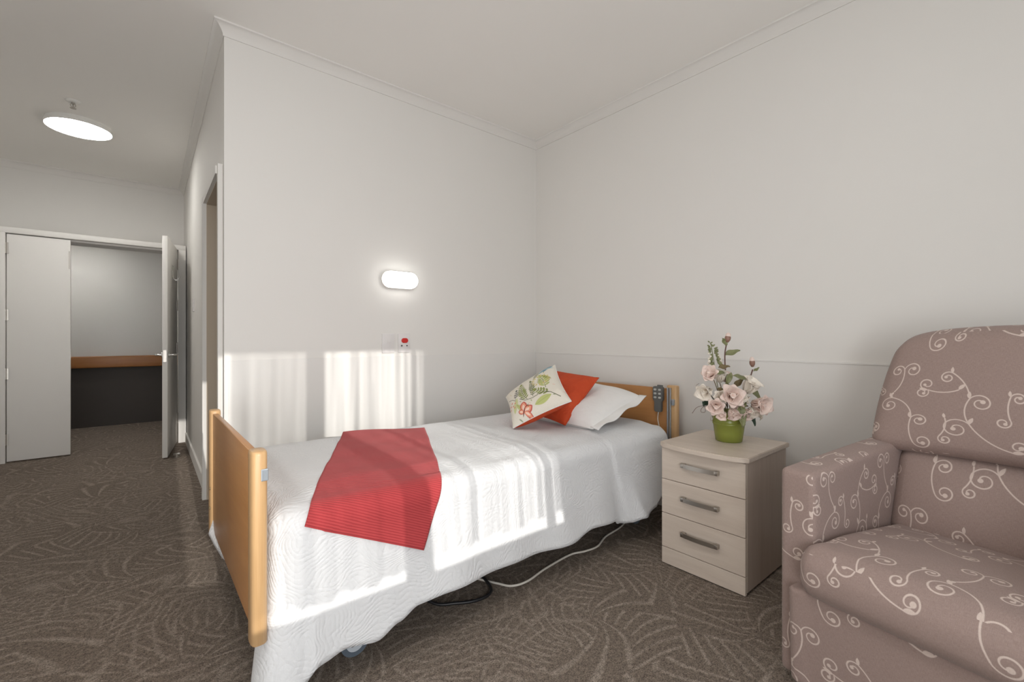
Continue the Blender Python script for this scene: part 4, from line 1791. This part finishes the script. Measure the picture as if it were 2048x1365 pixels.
def leaf_obj(p, d, up, L, W, m='leaf', curl_=0.15, name='leaf'):
    p, d, up = Vector(p), Vector(d).normalized(), Vector(up)
    side = d.cross(up).normalized()
    nr = side.cross(d).normalized()
    n, k = 10, 4
    G = np.zeros((n + 1, 2 * k + 1, 3))
    for i in range(n + 1):
        f = i / n
        hw_ = W / 2 * max(0.02, math.sin(PI * min(1, f * 0.97 + 0.03)) ** 0.8) * (1 - 0.15 * f)
        for j in range(2 * k + 1):
            e = (j - k) / k
            q = p + d * (L * f) + side * (hw_ * e) + nr * (abs(e) * hw_ * 0.35 - curl_ * L * f * f + 0.004 * math.sin(f * 9 + e))
            G[i, j] = q
    o = grid_mesh(name, G, m, fa)
    so = o.modifiers.new('thickness', 'SOLIDIFY')
    so.thickness = 0.0008
    return o


def petal_grid(bm, c, d, up, L, W, cup):
    """one cupped petal"""
    d, up = Vector(d).normalized(), Vector(up)
    side = d.cross(up).normalized()
    nr = side.cross(d).normalized()
    n, k = 8, 4
    rows = []
    for i in range(n + 1):
        f = i / n
        hw_ = W / 2 * (math.sin(PI * (0.12 + 0.80 * f)) ** 0.7)
        row = []
        for j in range(-k, k + 1):
            e = j / k
            bend = cup * L * (math.sin(f * 2.1) * 0.55)
            row.append(bm.verts.new(Vector(c) + d * (L * f * (1 - 0.12 * e * e)) + side * hw_ * e + nr * (bend + abs(e) ** 2 * hw_ * 0.55)))
        rows.append(row)
    for a, b in zip(rows, rows[1:]):
        for j in range(2 * k):
            bm.faces.new((a[j], a[j + 1], b[j + 1], b[j]))


def blossom(px, py, depth, size, facing, openness=1.0, m='petal', n=6, seed=0):
    rnd = random.Random(seed)
    c = fp(px, py, depth)
    fv = Vector(facing).normalized()
    a1 = fv.orthogonal().normalized()
    a2 = fv.cross(a1)
    bm = bmesh.new()
    for layer, (cnt, op, sz) in enumerate(((n, openness, 1.0), (3, openness * 0.45, 0.8))):
        for k in range(cnt):
            a = 2 * PI * (k + 0.5 * layer) / cnt + rnd.uniform(-0.2, 0.2)
            rd = a1 * math.cos(a) + a2 * math.sin(a)
            d = (fv * (1.0 - 0.55 * op) + rd * op).normalized()
            petal_grid(bm, c - fv * size * 0.15, d, -rd + fv * 0.3, size * sz * rnd.uniform(0.9, 1.1), size * 0.88 * sz, 0.75)
    b = obj('blossom', bm, m, fa, smooth=True)
    so = b.modifiers.new('thickness', 'SOLIDIFY')
    so.thickness = 0.0012
    bm = bmesh.new()
    for k in range(14):
        a = k * 2.4
        rr = 0.006 * math.sqrt(k / 14) / 0.8
        rd = a1 * math.cos(a) + a2 * math.sin(a)
        add_tube(bm, [c, c + fv * size * 0.32 + rd * rr * 1.6], [0.0014, 0.0009], 5)
    obj('stamens', bm, 'stamen', b)
    return b


def bud(px, py, depth, L, W, m1='bud', m2='petal', d=(0, 0, 1)):
    c = fp(px, py, depth)
    rot = Vector(d).normalized().to_track_quat('Z', 'Y').to_matrix()
    bm = bmesh.new()
    prof_ = [(0.0, -L * .45), (W * .22, -L * .42), (W * .46, -L * .18), (W * .5, 0.02 * L), (W * .44, L * .16)]
    add_lathe(bm, prof_, 14)
    for v in bm.verts:
        v.co = c + rot @ v.co
    b = obj('bud', bm, m1, fa, smooth=True)
    bm = bmesh.new()
    add_lathe(bm, [(W * .36, -L * .05), (W * .44, L * .12), (W * .43, L * .3), (W * .28, L * .47), (0.0, L * .56)], 14)
    for v in bm.verts:
        v.co = c + rot @ v.co
    obj('bud_tip', bm, m2, b, smooth=True)
    return b


UPV = Vector((0, 0, 1))
base = fp(1452, 815, 0)
# the two tall budded stems
stem([base, fp(1450, 770, 0.0), fp(1447, 715, 0.0), fp(1450, 690, 0.0)], 0.0032)
bud(1453, 677, 0.0, 0.052, 0.030, d=RV * 0.15 + UPV)
stem([fp(1470, 815, 0), fp(1478, 785, 0.02), fp(1490, 765, 0.02), fp(1499, 738, 0.02)], 0.0032)
bud(1498, 724, 0.02, 0.052, 0.027, d=UPV - RV * 0.05)
# foxglove-like spire of small cream bells
stem([base, fp(1436, 780, -0.01), fp(1427, 725, -0.01), fp(1421, 688, -0.01)], 0.002, 'leaf')
rs = random.Random(4)
for k in range(22):
    f = k / 21
    px = 1421 + 9 * f + rs.uniform(-1, 1) + (1 if k % 2 else -1) * (2 + 8 * f)
    py = 686 + 46 * f
    small = f < 0.45
    L = 0.009 + 0.016 * f
    bud(px, py, -0.01 + rs.uniform(-0.01, 0.02), L * 1.6, L * 0.75, 'leaf', 'leaf' if small else 'petal_white', d=RV * ((1 if k % 2 else -1) * 0.7) - UPV * (0.6 if not small else -0.5) + TV * rs.uniform(0, .5))
# leaves: (px, py, direction right/up, length, width, material)
for (px, py, dr, du, dt, L, W, mm_, dep) in (
        (1447, 712, 1.0, 0.45, 0.2, 0.078, 0.040, 'leaf', 0.0),
        (1450, 692, -0.55, 0.9, 0.2, 0.045, 0.028, 'leaf', 0.0),
        (1492, 760, -1.0, 0.35, 0.4, 0.108, 0.040, 'leaf', 0.02),
        (1501, 742, 0.8, 0.6, 0.0, 0.035, 0.016, 'leaf', 0.02),
        (1491, 768, 0.65, -0.95, 0.3, 0.095, 0.034, 'leaf', 0.02),
        (1458, 800, 0.0, -1.0, 0.5, 0.115, 0.052, 'leaf', 0.085),
        (1470, 795, -0.5, -0.6, 0.6, 0.060, 0.030, 'leaf', 0.08),
        (1440, 745, -0.9, 0.15, 0.3, 0.07, 0.034, 'leaf', 0.03),
        (1430, 735, 0.9, 0.2, 0.3, 0.055, 0.034, 'leaf_brown', 0.02),
        (1450, 790, -0.2, 1.0, 0.2, 0.075, 0.034, 'leaf', 0.02),
        (1445, 765, 0.3, 0.9, 0.2, 0.06, 0.032, 'leaf', 0.03),
        (1410, 790, -0.5, -0.8, 0.3, 0.062, 0.040, 'leaf_dark', 0.02),
        (1403, 805, 0.8, -0.6, 0.2, 0.05, 0.03, 'leaf_brown', 0.02),
        (1420, 775, 1.0, -0.2, 0.3, 0.06, 0.03, 'leaf_brown', 0.05),
        (1490, 815, 0.3, -1.0, 0.2, 0.090, 0.030, 'leaf_dark', 0.03),
        (1496, 812, 0.9, -0.5, 0.1, 0.050, 0.022, 'leaf_dark', 0.01),
        (1484, 812, -0.2, -1.0, 0.4, 0.045, 0.020, 'leaf_dark', 0.06),
        (1466, 775, 0.6, 0.7, 0.2, 0.060, 0.034, 'leaf_brown', 0.0),
        (1438, 830, -0.7, -0.1, 0.4, 0.045, 0.026, 'leaf_dark', 0.03),
        (1468, 815, 0.5, 0.2, 0.3, 0.05, 0.03, 'leaf_brown', 0.02)):
    dd = RV * dr + UPV * du + TV * dt
    leaf_obj(fp(px, py, dep), dd, TV + UPV * 0.4 if abs(du) > 0.8 else UPV + TV * 0.8, L, W, mm_, 0.12)
# big open blossoms
for (px, py, dep, sz, fr, fu, ft, op, mm_, sd_) in (
        (1416, 752, 0.03, 0.055, -0.6, 0.5, 0.6, 0.9, 'petal', 1),
        (1406, 778, 0.04, 0.062, -0.8, -0.2, 0.7, 0.8, 'petal_white', 2),
        (1440, 785, 0.09, 0.064, -0.2, 0.2, 1.0, 1.0, 'petal', 3),
        (1466, 790, 0.08, 0.050, -0.3, 0.1, 1.0, 0.5, 'petal_white', 4),
        (1482, 778, 0.05, 0.066, 0.3, 0.8, 0.5, 0.8, 'petal_white', 5),
        (1489, 800, 0.09, 0.070, 0.3, 0.0, 1.0, 0.75, 'petal', 6),
        (1415, 805, 0.07, 0.056, -0.4, -0.1, 1.0, 0.9, 'petal', 7),
        (1441, 812, 0.10, 0.048, 0.0, -0.7, 0.8, 0.8, 'petal', 8),
        (1500, 815, 0.03, 0.052, 0.9, -0.5, 0.4, 0.8, 'petal_white', 9),
        (1470, 815, 0.08, 0.046, 0.2, -0.6, 0.9, 0.9, 'petal', 10),
        (1436, 762, 0.0, 0.050, 0.0, 0.9, 0.4, 0.7, 'petal_white', 12),
        (1428, 792, 0.05, 0.046, -0.3, 0.3, 0.9, 0.8, 'petal_white', 14),
        (1456, 806, 0.06, 0.044, 0.1, -0.2, 1.0, 0.6, 'petal', 15),
        (1480, 812, 0.085, 0.042, 0.2, -0.5, 0.9, 0.7, 'petal_white', 16),
        (1424, 818, 0.08, 0.040, -0.4, -0.5, 0.9, 0.7, 'petal', 17),
        (1455, 765, -0.03, 0.045, 0.1, 0.9, 0.2, 0.7, 'petal', 13)):
    blossom(px, py, dep, sz * 1.25, RV * fr + UPV * fu + TV * ft, op, mm_, 6, sd_)
    stem([fp(1455 + (px - 1455) * 0.3, 822, dep * 0.5), fp(px * 0.8 + 1455 * 0.2, py + 14, dep * 0.7), fp(px, py, dep - 0.008)], 0.0022, 'leaf_brown')
# wiry tendrils on the left
bm = bmesh.new()
add_tube(bm, smooth_path([fp(1425, 818, 0.03), fp(1408, 809, 0.04), fp(1392, 812, 0.05), fp(1390, 820, 0.05), fp(1398, 820, 0.05), fp(1396, 809, 0.05), fp(1380, 810, 0.06), fp(1370, 822, 0.06)], 8), 0.0011, 5)
obj('tendril', bm, 'stem', fa)
bm = bmesh.new()
add_tube(bm, smooth_path([fp(1400, 778, 0.03), fp(1387, 778, 0.03), fp(1384, 770, 0.03), fp(1390, 765, 0.03)], 8), 0.0010, 5)
obj('tendril', bm, 'stem', fa)
# little ring handles on the pot
for s in (-1, 1):
    bm = bmesh.new()
    cc = RV * (s * (rt + 0.004)) + UPV * (hp - 0.020)
    pts = [cc + RV * (s * 0.004 * math.sin(a)) + TV * (0.012 * math.cos(a)) - UPV * (0.014 + 0.014 * math.sin(a)) for a in [PI * 2 * k / 20 for k in range(21)]]
    add_tube(bm, pts, 0.0014, 6, caps=False)
    obj('ring_handle', bm, 'steel', fa)

# ------------------------------------------------------------------ armchair
ach = empty('recliner_armchair', (1.650, 0.582, 0), math.radians(-10.7))
tag(ach, 'large mauve recliner armchair patterned with pale scrolling vines', 'armchair')


def soft_box(name, lo, hi, r, n=(24, 24, 24), puff=(0, 0, 0, 0, 0, 0), deform=None, uvo=(0, 0), m='fabric', pw=2.0):
    """rounded box with puffed faces and UVs in metres. puff: -x,+x,-y,+y,-z,+z"""
    lo, hi = np.array(lo, float), np.array(hi, float)
    c, h = (lo + hi) / 2, (hi - lo) / 2
    rr = np.array(r if hasattr(r, '__len__') else (r, r, r), float)
    verts, faces, uvs = [], [], []

    def lin(nn, hh, rad):
        # extra points near the rounded ends
        a = np.linspace(-1, 1, nn + 1)
        k = rad / hh
        ends = np.array([-1 + k * (1 - math.cos(t)) for t in np.linspace(0, PI / 2, 7)[1:-1]])
        return np.unique(np.round(np.concatenate([a, ends, -ends]), 5))
    ax_ = [lin(n[i], h[i], rr[i]) for i in range(3)]
    for face in range(6):
        ax = face // 2
        sg = -1 if face % 2 == 0 else 1
        ia, ib = [(1, 2), (0, 2), (0, 1)][ax]
        A, B = ax_[ia], ax_[ib]
        start = len(verts)
        for a in A:
            for b in B:
                p = np.zeros(3)
                p[ax], p[ia], p[ib] = sg, a, b
                q = p * h
                inner = np.clip(q, -(h - rr), h - rr)
                dlt = (q - inner) / rr
                ln = np.linalg.norm(dlt)
                if ln > 0:
                    dlt = dlt / ln
                pos = inner + dlt * rr
                for f2 in range(6):
                    if puff[f2]:
                        a2 = f2 // 2
                        s2 = -1 if f2 % 2 == 0 else 1
                        o1, o2 = [(1, 2), (0, 2), (0, 1)][a2]
                        wgt = max(0.0, s2 * pos[a2] / h[a2])
                        wgt = wgt ** 2
                        e = (1 - abs(pos[o1] / h[o1]) ** pw) * (1 - abs(pos[o2] / h[o2]) ** pw)
                        pos[a2] += s2 * puff[f2] * wgt * max(0.0, e)
                pos = pos + c
                # uv: continuous over the top/front edge
                if ax == 2:
                    u_, v_ = pos[1], (pos[0] - lo[0]) * sg + (hi[2] if sg > 0 else 0)
                elif ax == 0:
                    u_, v_ = pos[1], pos[2]
                else:
                    u_, v_ = pos[0] + 0.17, pos[2]
                if deform:
                    pos = np.array(deform(pos))
                verts.append(tuple(pos))
                uvs.append((u_ + uvo[0], v_ + uvo[1]))
        nb = len(B)
        for i in range(len(A) - 1):
            for j in range(nb - 1):
                f_ = (start + i * nb + j, start + (i + 1) * nb + j, start + (i + 1) * nb + j + 1, start + i * nb + j + 1)
                flip = (ax == 1)
                if (sg < 0) != flip:
                    f_ = f_[::-1]
                faces.append(f_)
    me = bpy.data.meshes.new(name)
    me.from_pydata(verts, [], faces)
    lay = me.uv_layers.new(name='UVMap')
    li = np.zeros(len(me.loops), dtype=np.int32)
    me.loops.foreach_get('vertex_index', li)
    lay.data.foreach_set('uv', np.array(uvs)[li].ravel())
    # weld the six faces (UVs are per corner, so they survive)
    bm = bmesh.new()
    bm.from_mesh(me)
    bmesh.ops.remove_doubles(bm, verts=bm.verts[:], dist=0.0003)
    bm.to_mesh(me)
    bm.free()
    return link(name, me, m, ach, True)


def arm_deform(p):
    x, y, z = p
    # the arm top swells up and outwards towards the back
    f = max(0.0, (z - 0.45) / 0.25)
    z += 0.030 * f * max(0.0, min(1.0, (x - 0.15) / 0.5))
    z -= 0.008 * f * max(0.0, 1 - x / 0.15)
    return (x, y, z)


soft_box('arm', (0.0, -0.107, 0.022), (0.76, 0.0, 0.700), 0.020, (24, 6, 24), (0.0, 0, 0.004, 0.006, 0, 0.006), arm_deform, (0.05, 0.02))
soft_box('arm', (0.0, -0.80, 0.022), (0.76, -0.693, 0.700), 0.020, (24, 6, 24), (0.0, 0, 0.006, 0.004, 0, 0.006), arm_deform, (0.11, 0.09))
soft_box('seat_base', (0.03, -0.690, 0.05), (0.72, -0.110, 0.34), 0.015, (10, 10, 6))


def foot_deform(p):
    x, y, z = p
    e = abs((y + 0.40) / 0.35)
    return (x + 0.012 * (1 - (z / 0.33)) - 0.010 * math.exp(-((e - 0.93) / 0.04) ** 2), y, z)


soft_box('footrest_panel', (-0.045, -0.748, 0.036), (0.022, -0.052, 0.335), 0.014, (4, 30, 16), (0.006, 0, 0, 0, 0, 0), foot_deform, (0.02, 0.11))


def seat_deform(p):
    x, y, z = p
    f = max(0.0, min(1.0, 1 - (x + 0.0) / 0.10)) if x < 0.10 else 0.0
    # the front roll overlaps the fronts of the arms
    k = 1.0 + 0.055 * min(1.0, max(0.0, (0.02 - x) / 0.05))
    y = -0.40 + (y + 0.40) * k
    z -= 0.050 * max(0.0, (x - 0.1)) / 0.5 * max(0.0, (z - 0.33) / 0.16)
    return (x, y, z)


soft_box('seat_cushion', (-0.085, -0.696, 0.325), (0.56, -0.104, 0.490), (0.070, 0.045, 0.070), (36, 36, 12), (0.012, 0, 0, 0, 0, 0.022), seat_deform, (0.0, 0.0))


def lumbar_deform(p):
    x, y, z = p
    x += 0.10 * (z - 0.42) / 0.3
    return (x, y, z)


soft_box('lumbar_cushion', (0.485, -0.700, 0.400), (0.70, -0.100, 0.722), (0.050, 0.05, 0.060), (10, 32, 20), (0.040, 0, 0, 0, 0, 0.012), lumbar_deform, (0.1, 0.2), pw=2.2)


def head_deform(p):
    x, y, z = p
    e = (y + 0.40) / 0.385
    zz = (z - 0.68) / 0.485
    # arched top, sides drawn in towards the top and shoulders rounded
    z -= (0.030 * abs(e) ** 2.0 + 0.040 * abs(e) ** 7) * max(0.0, zz) ** 1.5
    k = 1.0 - 0.13 * max(0.0, zz) ** 2.2
    y = -0.40 + (y + 0.40) * k
    # underside curves down over the arms at either side and up in the middle
    z += (1 - max(0.0, min(1.0, zz * 2.2))) * (0.020 * (1 - e * e) - 0.0 * e)
    x += 0.12 * max(0.0, zz)
    return (x, y, z)


soft_box('head_cushion', (0.535, -0.785, 0.690), (0.76, -0.015, 1.165), (0.060, 0.06, 0.060), (10, 40, 30), (0.030, 0, 0, 0, 0, 0), head_deform, (0.03, 0.05), pw=2.4)
soft_box('back_shell', (0.70, -0.76, 0.10), (0.84, -0.04, 0.95), 0.04, (6, 20, 20), (0, 0, 0, 0, 0, 0), None, (0.2, 0.3))
for x in (0.06, 0.70):
    for y in (-0.74, -0.06):
        bm = bmesh.new()
        add_cyl(bm, (x, y, 0.0), (x, y, 0.05), 0.02, seg=16)
        obj('foot', bm, 'dark_plastic', ach)
# small dark stud at the shoulder of the back
bm = bmesh.new()
bmesh.ops.create_uvsphere(bm, u_segments=12, v_segments=8, radius=0.0035)
o = obj('stud', bm, 'dark_plastic', ach, smooth=True)
o.location = (0.672, -0.098, 1.098)
